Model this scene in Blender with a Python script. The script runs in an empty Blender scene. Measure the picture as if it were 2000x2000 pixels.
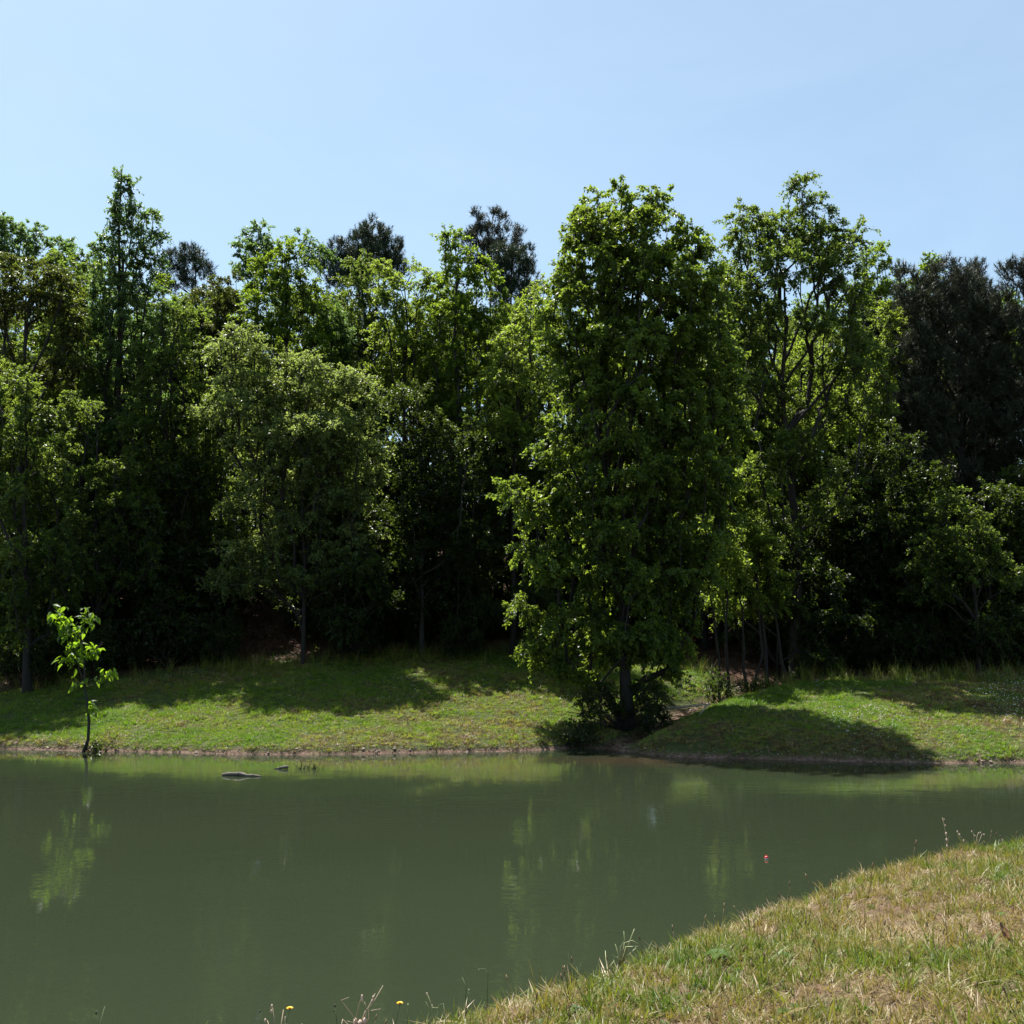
import bpy, math
import numpy as np
from mathutils import Vector, Matrix

scene = bpy.context.scene
COL = scene.collection
PI = math.pi

# ------------------------------------------------------------------ camera
FPX = 2000.0
HCAM = 3.0
PITCH = math.atan(269.0 / FPX)
cam_d = bpy.data.cameras.new('camera')
cam_d.sensor_width = 36.0
cam_d.lens = 36.0
cam_d.clip_start = 0.1
cam_d.clip_end = 6000.0
cam = bpy.data.objects.new('camera', cam_d)
COL.objects.link(cam)
cam.location = (0, 0, HCAM)
cam.rotation_euler = (PI / 2 + PITCH, 0, 0)
scene.camera = cam

# ------------------------------------------------------------------ light
SUN_EL, SUN_AZ = math.radians(65.0), math.radians(-33.0)     # azimuth from +Y towards +X
world = bpy.data.worlds.new('World')
scene.world = world
world.use_nodes = True
wn, wl = world.node_tree.nodes, world.node_tree.links
bg = wn['Background']
bg.inputs[1].default_value = 0.072
sky = wn.new('ShaderNodeTexSky')
sky.sky_type = 'NISHITA'
sky.sun_disc = False
sky.sun_elevation = SUN_EL
sky.sun_rotation = SUN_AZ
sky.altitude = 200
sky.air_density = 1.0
sky.dust_density = 1.0
sky.ozone_density = 0.0
# a thin veil of cirrus, all round the sky
tc = wn.new('ShaderNodeTexCoord')
mp = wn.new('ShaderNodeMapping')
mp.inputs['Scale'].default_value = (2.2, 2.2, 5.5)
mp.inputs['Rotation'].default_value = (0.2, 0.35, 0.3)
nz = wn.new('ShaderNodeTexNoise')
nz.inputs['Scale'].default_value = 1.7
nz.inputs['Detail'].default_value = 7
nz.inputs['Roughness'].default_value = 0.55
nz.inputs['Distortion'].default_value = 0.6
cr = wn.new('ShaderNodeMapRange')
cr.inputs['From Min'].default_value = 0.42
cr.inputs['From Max'].default_value = 0.80
cr.inputs['To Min'].default_value = 0.17
cr.inputs['To Max'].default_value = 0.26
mx = wn.new('ShaderNodeMix')
mx.data_type = 'RGBA'
mx.inputs['B'].default_value = (5.6, 6.5, 7.4, 1)
wl.new(tc.outputs['Generated'], mp.inputs['Vector'])
wl.new(mp.outputs[0], nz.inputs['Vector'])
wl.new(nz.outputs['Fac'], cr.inputs['Value'])
wl.new(cr.outputs[0], mx.inputs['Factor'])
wb = wn.new('ShaderNodeMix')                      # the camera's white balance leans to cyan
wb.data_type = 'RGBA'; wb.blend_type = 'MULTIPLY'
wb.inputs['Factor'].default_value = 1.0
wb.inputs['B'].default_value = (0.93, 1.05, 1.0, 1)
wl.new(sky.outputs[0], wb.inputs['A'])
wl.new(wb.outputs['Result'], mx.inputs['A'])
wl.new(mx.outputs['Result'], bg.inputs[0])

sun_d = bpy.data.lights.new('sun', 'SUN')
sun_d.energy = 5.0
sun_d.angle = math.radians(0.53)
sun_d.color = (1.0, 0.95, 0.86)
sun = bpy.data.objects.new('sun', sun_d)
COL.objects.link(sun)
to_sun = Vector((math.cos(SUN_EL) * math.sin(SUN_AZ), math.cos(SUN_EL) * math.cos(SUN_AZ), math.sin(SUN_EL)))
sun.rotation_euler = to_sun.to_track_quat('Z', 'Y').to_euler()
sun.location = to_sun * 80

vs = scene.view_settings
vs.view_transform = 'Standard'
vs.look = 'None'
vs.exposure = 1.3
vs.gamma = 1.0
vs.use_curve_mapping = False
scene.render.engine = 'CYCLES'
scene.cycles.max_bounces = 8
scene.cycles.diffuse_bounces = 3
scene.cycles.glossy_bounces = 3
scene.cycles.transmission_bounces = 4
scene.cycles.transparent_max_bounces = 4

# ------------------------------------------------------------------ helpers
CP, SP = math.cos(PITCH), math.sin(PITCH)
def ray(px, py):
    r, u = (px - 1000) / FPX, (1000 - py) / FPX
    return np.array((r, CP - SP * u, SP + CP * u))
def at(px, py, d):                                # the point at distance d (along +Y) that the photo shows at px, py
    r = ray(px, py)
    return np.array((0, 0, HCAM)) + r * (d / r[1])
def on_z(px, py, z=0.0):
    r = ray(px, py)
    return np.array((0, 0, HCAM)) + r * ((z - HCAM) / r[2])

def props(o, label=None, cat=None, group=None, kind=None):
    if label: o['label'] = label
    if cat: o['category'] = cat
    if group: o['group'] = group
    if kind: o['kind'] = kind
    return o
def thing(name, label, cat, loc, group=None):
    o = bpy.data.objects.new(name, None)
    o.empty_display_size = 0.3
    COL.objects.link(o)
    o.location = [float(v) for v in loc]
    return props(o, label, cat, group)

def make_mesh(name, v, faces_list, mat=None, tint=None, smooth=False):
    """faces_list: list of int arrays (n x k), all index v"""
    me = bpy.data.meshes.new(name)
    v = np.asarray(v, dtype=np.float32)
    me.vertices.add(len(v))
    me.vertices.foreach_set('co', v.ravel())
    loops = np.concatenate([np.asarray(f, dtype=np.int32).ravel() for f in faces_list])
    tot = np.concatenate([np.full(len(f), f.shape[1], dtype=np.int32) for f in faces_list])
    start = np.concatenate(([0], np.cumsum(tot)[:-1])).astype(np.int32)
    me.loops.add(len(loops))
    me.loops.foreach_set('vertex_index', loops)
    me.polygons.add(len(tot))
    me.polygons.foreach_set('loop_start', start)
    me.polygons.foreach_set('loop_total', tot)
    if smooth:
        me.polygons.foreach_set('use_smooth', np.ones(len(tot), dtype=bool))
    if tint is not None:
        a = me.attributes.new('tint', 'FLOAT', 'POINT')
        a.data.foreach_set('value', np.asarray(tint, dtype=np.float32))
    me.update(calc_edges=True)
    if mat: me.materials.append(mat)
    return me
def obj(name, me, parent=None, loc=(0, 0, 0)):
    o = bpy.data.objects.new(name, me)
    COL.objects.link(o)
    o.location = [float(x) for x in loc]
    if parent: o.parent = parent
    return o
def norm(a):
    return a / np.maximum(np.linalg.norm(a, axis=-1, keepdims=True), 1e-9)

class Geo:
    """collects tubes and free faces into one mesh"""
    def __init__(s): s.v, s.f3, s.f4, s.t, s.n = [], [], [], [], 0
    def add(s, v, f3=None, f4=None, tint=0.5):
        v = np.asarray(v, dtype=float).reshape(-1, 3)
        s.v.append(v)
        s.t.append(np.full(len(v), tint) if np.isscalar(tint) else np.asarray(tint))
        if f3 is not None and len(f3): s.f3.append(np.asarray(f3, dtype=int) + s.n)
        if f4 is not None and len(f4): s.f4.append(np.asarray(f4, dtype=int) + s.n)
        s.n += len(v)
    def tube(s, pts, rad, sides=6, tint=0.5, cap=True):
        pts = np.asarray(pts, dtype=float); n = len(pts)
        rad = np.broadcast_to(np.asarray(rad, dtype=float), (n,))
        tan = norm(np.gradient(pts, axis=0))
        ref = np.array((1.0, 0.13, 0.0)) if abs(tan[:, 2]).mean() > 0.7 else np.array((0.0, 0.0, 1.0))
        a = norm(np.cross(tan, ref)); b = np.cross(tan, a)
        th = np.arange(sides) * 2 * PI / sides
        ring = pts[:, None] + rad[:, None, None] * (np.cos(th)[None, :, None] * a[:, None] + np.sin(th)[None, :, None] * b[:, None])
        v = ring.reshape(-1, 3)
        i = np.arange(n - 1)[:, None] * sides; j = np.arange(sides)[None]; k = (j + 1) % sides
        f4 = np.stack((i + j, i + k, i + sides + k, i + sides + j), -1).reshape(-1, 4)
        f3 = None
        if cap:
            v = np.vstack((v, pts[:1], pts[-1:]))
            q = np.arange(sides); m = n * sides
            f3 = np.vstack((np.stack((q * 0 + m, (q + 1) % sides, q), -1),
                            np.stack((q * 0 + m + 1, (n - 1) * sides + q, (n - 1) * sides + (q + 1) % sides), -1)))
        s.add(v, f3, f4, tint)
    def segs(s, p0, p1, r0, r1, sides=4):
        """many separate prisms at once"""
        p0, p1 = np.asarray(p0), np.asarray(p1); n = len(p0)
        if n == 0: return
        tan = norm(p1 - p0)
        ref = np.where(np.abs(tan[:, 2:3]) > 0.8, np.array((1.0, 0, 0)), np.array((0, 0, 1.0)))
        a = norm(np.cross(tan, ref)); b = np.cross(tan, a)
        th = np.arange(sides) * 2 * PI / sides
        off = np.cos(th)[None, :, None] * a[:, None] + np.sin(th)[None, :, None] * b[:, None]
        v = np.concatenate((p0[:, None] + off * np.asarray(r0)[:, None, None], p1[:, None] + off * np.asarray(r1)[:, None, None]), 1)
        i = np.arange(n)[:, None] * 2 * sides; j = np.arange(sides)[None]; k = (j + 1) % sides
        f4 = np.stack((i + j, i + k, i + sides + k, i + sides + j), -1).reshape(-1, 4)
        s.add(v.reshape(-1, 3), None, f4)
    def mesh(s, name, mat, smooth=False):
        fl = []
        if s.f3: fl.append(np.vstack(s.f3))
        if s.f4: fl.append(np.vstack(s.f4))
        return make_mesh(name, np.vstack(s.v), fl, mat, np.concatenate(s.t), smooth)

# ------------------------------------------------------------------ materials
def new_mat(name):
    m = bpy.data.materials.new(name)
    m.use_nodes = True
    nt = m.node_tree
    return m, nt, nt.nodes['Principled BSDF'], nt.nodes['Material Output']
def ramp(nt, stops):
    r = nt.nodes.new('ShaderNodeValToRGB')
    el = r.color_ramp.elements
    while len(el) < len(stops): el.new(0.5)
    for e, (p, c) in zip(el, stops):
        e.position = p; e.color = (*c, 1)
    return r
def attr(nt, name, kind='GEOMETRY'):
    a = nt.nodes.new('ShaderNodeAttribute')
    a.attribute_name = name
    a.attribute_type = kind
    return a
def mixc(nt, fac, a, b, mode='MIX'):
    m = nt.nodes.new('ShaderNodeMix')
    m.data_type = 'RGBA'; m.blend_type = mode
    for sock, v in (('Factor', fac), ('A', a), ('B', b)):
        if isinstance(v, (tuple, list)): m.inputs[sock].default_value = (*v, 1) if len(v) == 3 else v
        elif isinstance(v, (int, float)): m.inputs[sock].default_value = v
        else: nt.links.new(v, m.inputs[sock])
    return m.outputs['Result']
def noise(nt, scale, detail=4, rough=0.55, vec=None, dist=0.0):
    n = nt.nodes.new('ShaderNodeTexNoise')
    n.inputs['Scale'].default_value = scale
    n.inputs['Detail'].default_value = detail
    n.inputs['Roughness'].default_value = rough
    n.inputs['Distortion'].default_value = dist
    if vec is not None: nt.links.new(vec, n.inputs['Vector'])
    return n
def objco(nt):
    return nt.nodes.new('ShaderNodeTexCoord').outputs['Object']
def bump(nt, bsdf, h, strength, dist=0.02):
    b = nt.nodes.new('ShaderNodeBump')
    b.inputs['Strength'].default_value = strength
    b.inputs['Distance'].default_value = dist
    nt.links.new(h, b.inputs['Height'])
    nt.links.new(b.outputs[0], bsdf.inputs['Normal'])

def leaf_mat(name, dark, light, trans, tfac=0.42, rough=0.41, kind='GEOMETRY', spec=0.24):
    m, nt, b, out = new_mat(name)
    t = attr(nt, 'tint', kind)
    r = ramp(nt, ((0.0, dark), (1.0, light)))
    nt.links.new(t.outputs['Fac'], r.inputs[0])
    nt.links.new(r.outputs[0], b.inputs['Base Color'])
    b.inputs['Roughness'].default_value = rough
    b.inputs['Specular IOR Level'].default_value = spec
    tr = nt.nodes.new('ShaderNodeBsdfTranslucent')
    r2 = ramp(nt, ((0.0, tuple(c * 0.6 for c in trans)), (1.0, trans)))
    nt.links.new(t.outputs['Fac'], r2.inputs[0])
    nt.links.new(r2.outputs[0], tr.inputs[0])
    mx = nt.nodes.new('ShaderNodeMixShader')
    mx.inputs[0].default_value = tfac
    nt.links.new(b.outputs[0], mx.inputs[1])
    nt.links.new(tr.outputs[0], mx.inputs[2])
    nt.links.new(mx.outputs[0], out.inputs['Surface'])
    return m
def bark_mat(name, c0, c1):
    m, nt, b, out = new_mat(name)
    co = objco(nt)
    mp = nt.nodes.new('ShaderNodeMapping')
    mp.inputs['Scale'].default_value = (9, 9, 1.6)
    nt.links.new(co, mp.inputs['Vector'])
    n = noise(nt, 2.4, 6, 0.65, mp.outputs[0], 0.4)
    r = ramp(nt, ((0.3, c0), (0.7, c1)))
    nt.links.new(n.outputs['Fac'], r.inputs[0])
    nt.links.new(r.outputs[0], b.inputs['Base Color'])
    b.inputs['Roughness'].default_value = 0.9
    bump(nt, b, n.outputs['Fac'], 0.8, 0.03)
    return m
def plain_mat(name, c, rough=0.6, var=0.25, scale=30):
    m, nt, b, out = new_mat(name)
    n = noise(nt, scale, 4, 0.6, objco(nt))
    o = mixc(nt, n.outputs['Fac'], tuple(x * (1 - var) for x in c), tuple(min(1, x * (1 + var)) for x in c))
    nt.links.new(o, b.inputs['Base Color'])
    b.inputs['Roughness'].default_value = rough
    return m

M = {
    'leaf_mid':    leaf_mat('leaf_mid_green', (0.0066, 0.0149, 0.0059), (0.0443, 0.0743, 0.0240), (0.2609, 0.3715, 0.0448), .50),
    'leaf_bright': leaf_mat('leaf_bright_green', (0.0088, 0.0216, 0.0051), (0.0500, 0.0938, 0.0155), (0.2814, 0.4103, 0.0286), 0.54),
    'leaf_yellow': leaf_mat('leaf_yellow_green', (0.0091, 0.0192, 0.0051), (0.0642, 0.1001, 0.0268), (0.3918, 0.5263, 0.0583), 0.54),
    'leaf_big':    leaf_mat('leaf_lawn_tree', (0.0074, 0.0190, 0.0060), (0.0718, 0.1159, 0.0284), (0.3405, 0.4750, 0.0448), .45, .42),
    'leaf_pale':   leaf_mat('leaf_pale_green', (0.0216, 0.0395, 0.0141), (0.1187, 0.1587, 0.0670), (0.3901, 0.4997, 0.1012), 0.48),
    'leaf_olive':  leaf_mat('leaf_olive', (0.0091, 0.0140, 0.0042), (0.0510, 0.0629, 0.0170), (0.180, 0.228, 0.026), 0.46),
    'leaf_blue':   leaf_mat('leaf_blue_green', (0.0084, 0.0190, 0.0090), (0.0553, 0.0892, 0.0391), (0.262, 0.429, 0.084), 0.46),
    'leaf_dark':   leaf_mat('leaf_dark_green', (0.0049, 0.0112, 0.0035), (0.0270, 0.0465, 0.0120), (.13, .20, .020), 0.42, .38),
    'leaf_sap':    leaf_mat('leaf_sapling', (0.0263, 0.0638, 0.0090), (0.061, 0.118, 0.015), (0.281, 0.469, 0.023), 0.52, 0.42, 'GEOMETRY', .2),
    'needle':      leaf_mat('pine_needle', (.008, .017, .009), (.040, .072, .040), (.06, .09, .03), 0.2, 0.45),
    'needle_grey': leaf_mat('pine_needle_grey', (.010, .014, .009), (.044, .058, .036), (.07, .08, .04), 0.2, 0.5),
    'bark':        bark_mat('bark_brown', (.005, .004, .0035), (.018, .014, .012)),
    'bark_grey':   bark_mat('bark_grey', (.011, .010, .009), (.036, .033, .029)),
    'bark_pale':   bark_mat('bark_pale_wood', (.14, .11, .08), (.34, .29, .22)),
    'driftwood':   bark_mat('weathered_driftwood', (.030, .026, .022), (.16, .14, .115)),
}

# ------------------------------------------------------------------ terrain
shore_px = [(-500, 1452), (-150, 1459), (0, 1463), (170, 1467), (330, 1470), (500, 1474), (640, 1474), (800, 1471), (960, 1468), (1080, 1464), (1130, 1460),
            (1180, 1463), (1240, 1470), (1310, 1479), (1400, 1481), (1500, 1483), (1700, 1488), (1850, 1491), (2000, 1490), (2250, 1495), (2600, 1500)]
far_pts = np.array([on_z(*p)[:2] for p in shore_px])
near_px = [(560, 2058), (700, 2040), (850, 2012), (1000, 1961), (1200, 1894), (1400, 1819), (1600, 1742), (1760, 1684), (1880, 1656), (2000, 1636), (2250, 1600)]
NEAR_Z = 0.42
near_pts = np.array([on_z(px, py + 8, NEAR_Z)[:2] for px, py in near_px])
near_pts = np.vstack(((-60, near_pts[0][1] - 1.6), (-8, near_pts[0][1] - 1.0), near_pts, (near_pts[-1][0] + 30, near_pts[-1][1] + 16)))
near_pts = near_pts[np.argsort(near_pts[:, 0])]
gully_pts = np.array([(1.7, 29.4), (3.4, 32.0), (5.3, 34.6), (8.0, 37.5), (11.0, 41.0), (14.0, 47.0)])

def vnoise(x, y, s, seed=0):
    """cheap smooth value noise"""
    x = np.asarray(x, float) / s; y = np.asarray(y, float) / s
    xi, yi = np.floor(x), np.floor(y)
    xf, yf = x - xi, y - yi
    u, v = xf * xf * (3 - 2 * xf), yf * yf * (3 - 2 * yf)
    def h(a, b):
        q = np.sin(a * 127.1 + b * 311.7 + seed * 74.7) * 43758.5453
        return q - np.floor(q)
    return (h(xi, yi) * (1 - u) + h(xi + 1, yi) * u) * (1 - v) + (h(xi, yi + 1) * (1 - u) + h(xi + 1, yi + 1) * u) * v
def fbm(x, y, s, seed=0, o=3):
    a, w, t = 0, 1, 0
    for i in range(o):
        a = a + w * vnoise(x, y, s / 2 ** i, seed + i * 13); t += w; w *= 0.5
    return a / t
def seg_dist(x, y, pts):
    best = np.full(np.shape(x), 1e9)
    for a, b in zip(pts[:-1], pts[1:]):
        d = b - a
        t = np.clip(((x - a[0]) * d[0] + (y - a[1]) * d[1]) / (d @ d), 0, 1)
        best = np.minimum(best, np.hypot(x - a[0] - t * d[0], y - a[1] - t * d[1]))
    return best
def far_y(x): return np.interp(x, far_pts[:, 0], far_pts[:, 1]) + 0.10 * (vnoise(x, x * 0, 0.7, 3) - .5) + 0.10 * (vnoise(x, x * 0, 0.23, 5) - .5)
def near_y(x): return np.interp(x, near_pts[:, 0], near_pts[:, 1]) + 0.30 * (vnoise(x, x * 0, 0.8, 9) - .5) + 0.22 * (vnoise(x, x * 0, 0.27, 10) - .5)
PT = [-30, -3, -0.6, 0, 0.10, 0.28, 0.8, 4, 8, 12, 20, 40, 100, 400, 4000]
PZ = [-1.4, -0.9, -0.14, 0, 0.12, 0.21, 0.33, 1.05, 2.1, 2.85, 5.8, 11.5, 17, 19, 19]
PZR = [-1.4, -0.9, -0.14, 0, 0.12, 0.23, 0.38, 1.05, 1.75, 2.15, 3.3, 7.0, 14, 19, 19]
def height(x, y):
    x = np.asarray(x, float); y = np.asarray(y, float)
    t = y - far_y(x)
    w = np.clip((x - 3.0) / 5.0, 0, 1)
    zf = np.interp(t, PT, PZ) * (1 - w) + np.interp(t, PT, PZR) * w
    # the round mound right of the gully
    zf = zf + 0.08 * np.exp(-(((x - 8.6) / 2.6) ** 2 + ((y - 32.4) / 2.0) ** 2)) * np.clip(t / 1.5, 0, 1)
    zf = zf + (fbm(x, y, 3.0, 21) - .5) * 0.22 * np.clip(t / 2, 0, 1) + (fbm(x, y, 0.8, 22) - .5) * 0.09 * np.clip(t / 0.6, 0, 1)
    g = seg_dist(x, y, gully_pts)
    zf = zf - np.clip(t, 0, 3) / 3 * (0.66 * np.exp(-(g / 1.05) ** 2))
    zf = np.where(t > 0, np.maximum(zf, 0.015), zf)
    e = near_y(x) - y                                 # distance inland on the near bank
    zn = np.interp(e, [-12, -2.2, -0.9, -0.25, 0.0, 0.5, 2, 6, 12, 60, 900], [-1.4, -0.8, -0.12, 0.26, NEAR_Z - .02, 0.50, 0.62, 0.95, 1.25, 2.2, 6])
    zn = zn + (fbm(x, y, 1.6, 31) - .5) * 0.14 * np.clip((e + .3) / 1.5, 0, 1) + (fbm(x, y, 0.4, 32) - .5) * 0.05 * np.clip(e + .3, 0, 1)
    return np.maximum(zf, zn)
def hz(x, y): return float(height(np.array([x]), np.array([y]))[0])

def axis(parts):
    return np.unique(np.round(np.concatenate([np.arange(*p) for p in parts]), 4))
gx = axis([(-1500, -200, 130), (-200, -60, 14), (-60, -22, 2), (-22, 22.01, 0.2), (22, 60, 2), (60, 200, 14), (200, 1501, 130)])
gy = axis([(-300, -20, 28), (-20, 3, 2.3), (3, 16, 0.2), (16, 26, 0.8), (26, 33, 0.12), (33, 52, 0.3), (52, 90, 2), (90, 300, 15), (300, 2600, 200)])
GX, GY = np.meshgrid(gx, gy)
GZ = height(GX, GY)
nx, ny = len(gx), len(gy)
gv = np.stack((GX, GY, GZ), -1).reshape(-1, 3)
ii = (np.arange(ny - 1)[:, None] * nx + np.arange(nx - 1)[None]).ravel()
gf = np.stack((ii, ii + 1, ii + nx + 1, ii + nx), -1)
X, Y, Z = gv.T
T = Y - far_y(X)
forest_y = np.interp(X, [-40, -20, -12, -6, -1, 2, 6, 9, 12, 25], [38.4, 38.4, 40.0, 42.0, 43.5, 45, 43, 37.5, 38.0, 38.5])
litter = np.clip((Y - forest_y + (fbm(X, Y, 1.7, 41) - .5) * 2.4) / 1.0 + .3, 0, 1)
GD = seg_dist(X, Y, gully_pts)
mud = np.clip(1.0 - (Z - 0.05 - (fbm(X, Y, 0.5, 44) - .5) * 0.16) / 0.07, 0, 1) * (Y > 20)
mud = np.maximum(mud, np.clip(0.85 - GD / 0.75 + (fbm(X, Y, 0.8, 43) - .5) * 0.9, 0, 1) * (T > -0.5) * (Y < 40))
near_m = (Y < 20).astype(float)

m_ground, nt, b, out = new_mat('ground')
co = objco(nt)
n1 = noise(nt, 0.55, 5, 0.6, co)
n2 = noise(nt, 14, 5, 0.7, co)
n3 = noise(nt, 2.2, 4, 0.6, co)
turf = ramp(nt, ((0.30, (.026, .038, .010)), (0.55, (.044, .058, .014)), (0.75, (.075, .070, .028))))
nt.links.new(n1.outputs['Fac'], turf.inputs[0])
c = mixc(nt, 0.35, turf.outputs[0], n2.outputs['Fac'], 'OVERLAY')
dry = ramp(nt, ((0.35, (.045, .032, .017)), (0.6, (.14, .095, .058))))
nt.links.new(n2.outputs['Fac'], dry.inputs[0])
c = mixc(nt, attr(nt, 'near').outputs['Fac'], c, dry.outputs[0])
lit = ramp(nt, ((0.3, (.030, .017, .011)), (0.55, (.095, .052, .034)), (0.75, (.19, .12, .085))))
nt.links.new(noise(nt, 22, 4, 0.75, co).outputs['Fac'], lit.inputs[0])
c = mixc(nt, attr(nt, 'litter').outputs['Fac'], c, lit.outputs[0])
mudr = ramp(nt, ((0.36, (.030, .018, .013)), (0.50, (.120, .072, .054)), (0.72, (.25, .17, .135))))
nt.links.new(noise(nt, 9, 6, 0.75, co).outputs['Fac'], mudr.inputs[0])
c = mixc(nt, attr(nt, 'mud').outputs['Fac'], c, mudr.outputs[0])
nt.links.new(c, b.inputs['Base Color'])
b.inputs['Roughness'].default_value = 0.95
b.inputs['Specular IOR Level'].default_value = 0.2
bump(nt, b, n2.outputs['Fac'], 0.7, 0.05)
gm = make_mesh('ground', gv, [gf], m_ground, smooth=True)
for nme, arr in (('litter', litter), ('mud', mud), ('near', near_m)):
    a = gm.attributes.new(nme, 'FLOAT', 'POINT'); a.data.foreach_set('value', arr.astype(np.float32))
props(obj('ground', gm), 'grassy pond banks rising to a brown leaf covered forest floor', kind='structure')

# ------------------------------------------------------------------ water
m_water, nt, b, out = new_mat('pond_water')
co = objco(nt)
mpw = nt.nodes.new('ShaderNodeMapping')
mpw.inputs['Scale'].default_value = (1.0, 1.35, 1.0)
nt.links.new(co, mpw.inputs['Vector'])
nb = noise(nt, 0.14, 3, 0.5, co)
wc = ramp(nt, ((0.3, (.0195, .0268, .0148)), (0.7, (.0225, .0298, .0165))))
nt.links.new(nb.outputs['Fac'], wc.inputs[0])
# reddish brown patch in the water colour around the inlet mouth
sep = nt.nodes.new('ShaderNodeVectorMath'); sep.operation = 'DISTANCE'
sep.inputs[1].default_value = (4.6, 28.6, 0)
scl = nt.nodes.new('ShaderNodeVectorMath'); scl.operation = 'MULTIPLY'
scl.inputs[1].default_value = (0.55, 1.3, 1)
scl2 = nt.nodes.new('ShaderNodeVectorMath'); scl2.operation = 'DISTANCE'
scl2.inputs[1].default_value = (4.6 * .55, 28.7 * 1.3, 0)
nt.links.new(co, scl.inputs[0]); nt.links.new(scl.outputs[0], scl2.inputs[0])
nw = noise(nt, 0.8, 4, 0.6, co, 0.5)
ad = nt.nodes.new('ShaderNodeMath'); ad.operation = 'MULTIPLY_ADD'
nt.links.new(nw.outputs['Fac'], ad.inputs[0]); ad.inputs[1].default_value = 2.0
nt.links.new(scl2.outputs['Value'], ad.inputs[2])
mr = nt.nodes.new('ShaderNodeMapRange')
mr.inputs['From Min'].default_value = 1.6; mr.inputs['From Max'].default_value = 3.6
mr.inputs['To Min'].default_value = 0.75; mr.inputs['To Max'].default_value = 0.0
nt.links.new(ad.outputs[0], mr.inputs['Value'])
c = mixc(nt, mr.outputs[0], wc.outputs[0], (.045, .029, .020))
nt.links.new(c, b.inputs['Base Color'])
b.inputs['Roughness'].default_value = 0.02
b.inputs['IOR'].default_value = 1.333
r1 = noise(nt, 5.5, 3, 0.55, mpw.outputs[0], 0.3)
r2 = noise(nt, 1.1, 2, 0.5, mpw.outputs[0])
hh = nt.nodes.new('ShaderNodeMath'); hh.operation = 'MULTIPLY_ADD'
nt.links.new(r2.outputs['Fac'], hh.inputs[0]); hh.inputs[1].default_value = 2.4
nt.links.new(r1.outputs['Fac'], hh.inputs[2])
bp = nt.nodes.new('ShaderNodeBump')
bp.inputs['Distance'].default_value = 0.006
mpp = nt.nodes.new('ShaderNodeMapping'); mpp.inputs['Scale'].default_value = (.5, 1.3, 1)
nt.links.new(co, mpp.inputs['Vector'])
wp = nt.nodes.new('ShaderNodeMapRange')
wp.inputs['From Min'].default_value = .42; wp.inputs['From Max'].default_value = .62
wp.inputs['To Min'].default_value = .13; wp.inputs['To Max'].default_value = .46
nt.links.new(noise(nt, .28, 3, .55, mpp.outputs[0]).outputs['Fac'], wp.inputs['Value'])
nt.links.new(wp.outputs[0], bp.inputs['Strength'])
nt.links.new(hh.outputs[0], bp.inputs['Height'])
nt.links.new(bp.outputs[0], b.inputs['Normal'])
wx = [-140, 140]
wv = [(-140, 2, 0), (140, 2, 0), (140, 46, 0), (-140, 46, 0)]
props(obj('water', make_mesh('water', wv, [np.array([[0, 1, 2, 3]])], m_water)), 'calm murky green pond water', kind='structure')

# ------------------------------------------------------------------ trees
def sample_lobes(rng, lobes, spacing):
    """clump centres through the union of the lobes (cx,cy,cz,rx,ry,rz in metres), denser near the surface"""
    P, O, S = [], [], []
    for cx, cy, cz, rx, ry, rz in lobes:
        n = int(max(9, 3.5 * (rx * rz + rx * ry + ry * rz) / spacing ** 2))
        d = norm(rng.normal(size=(n, 3)))
        rr = 0.45 + 0.50 * rng.random(n) ** 0.55
        P.append(np.array((cx, cy, cz)) + d * rr[:, None] * np.array((rx, ry, rz)))
        O.append(d); S.append(rr)
    P, O, S = np.vstack(P), np.vstack(O), np.concatenate(S)
    keep = np.ones(len(P), bool)                      # thin out what crowds
    order = rng.permutation(len(P))
    lim = (spacing * 0.55) ** 2
    taken = np.empty((0, 3))
    for i in order:
        if len(taken) and ((taken - P[i]) ** 2).sum(1).min() < lim: keep[i] = False
        else: taken = np.vstack((taken, P[i]))
    return P[keep], O[keep]

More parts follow.
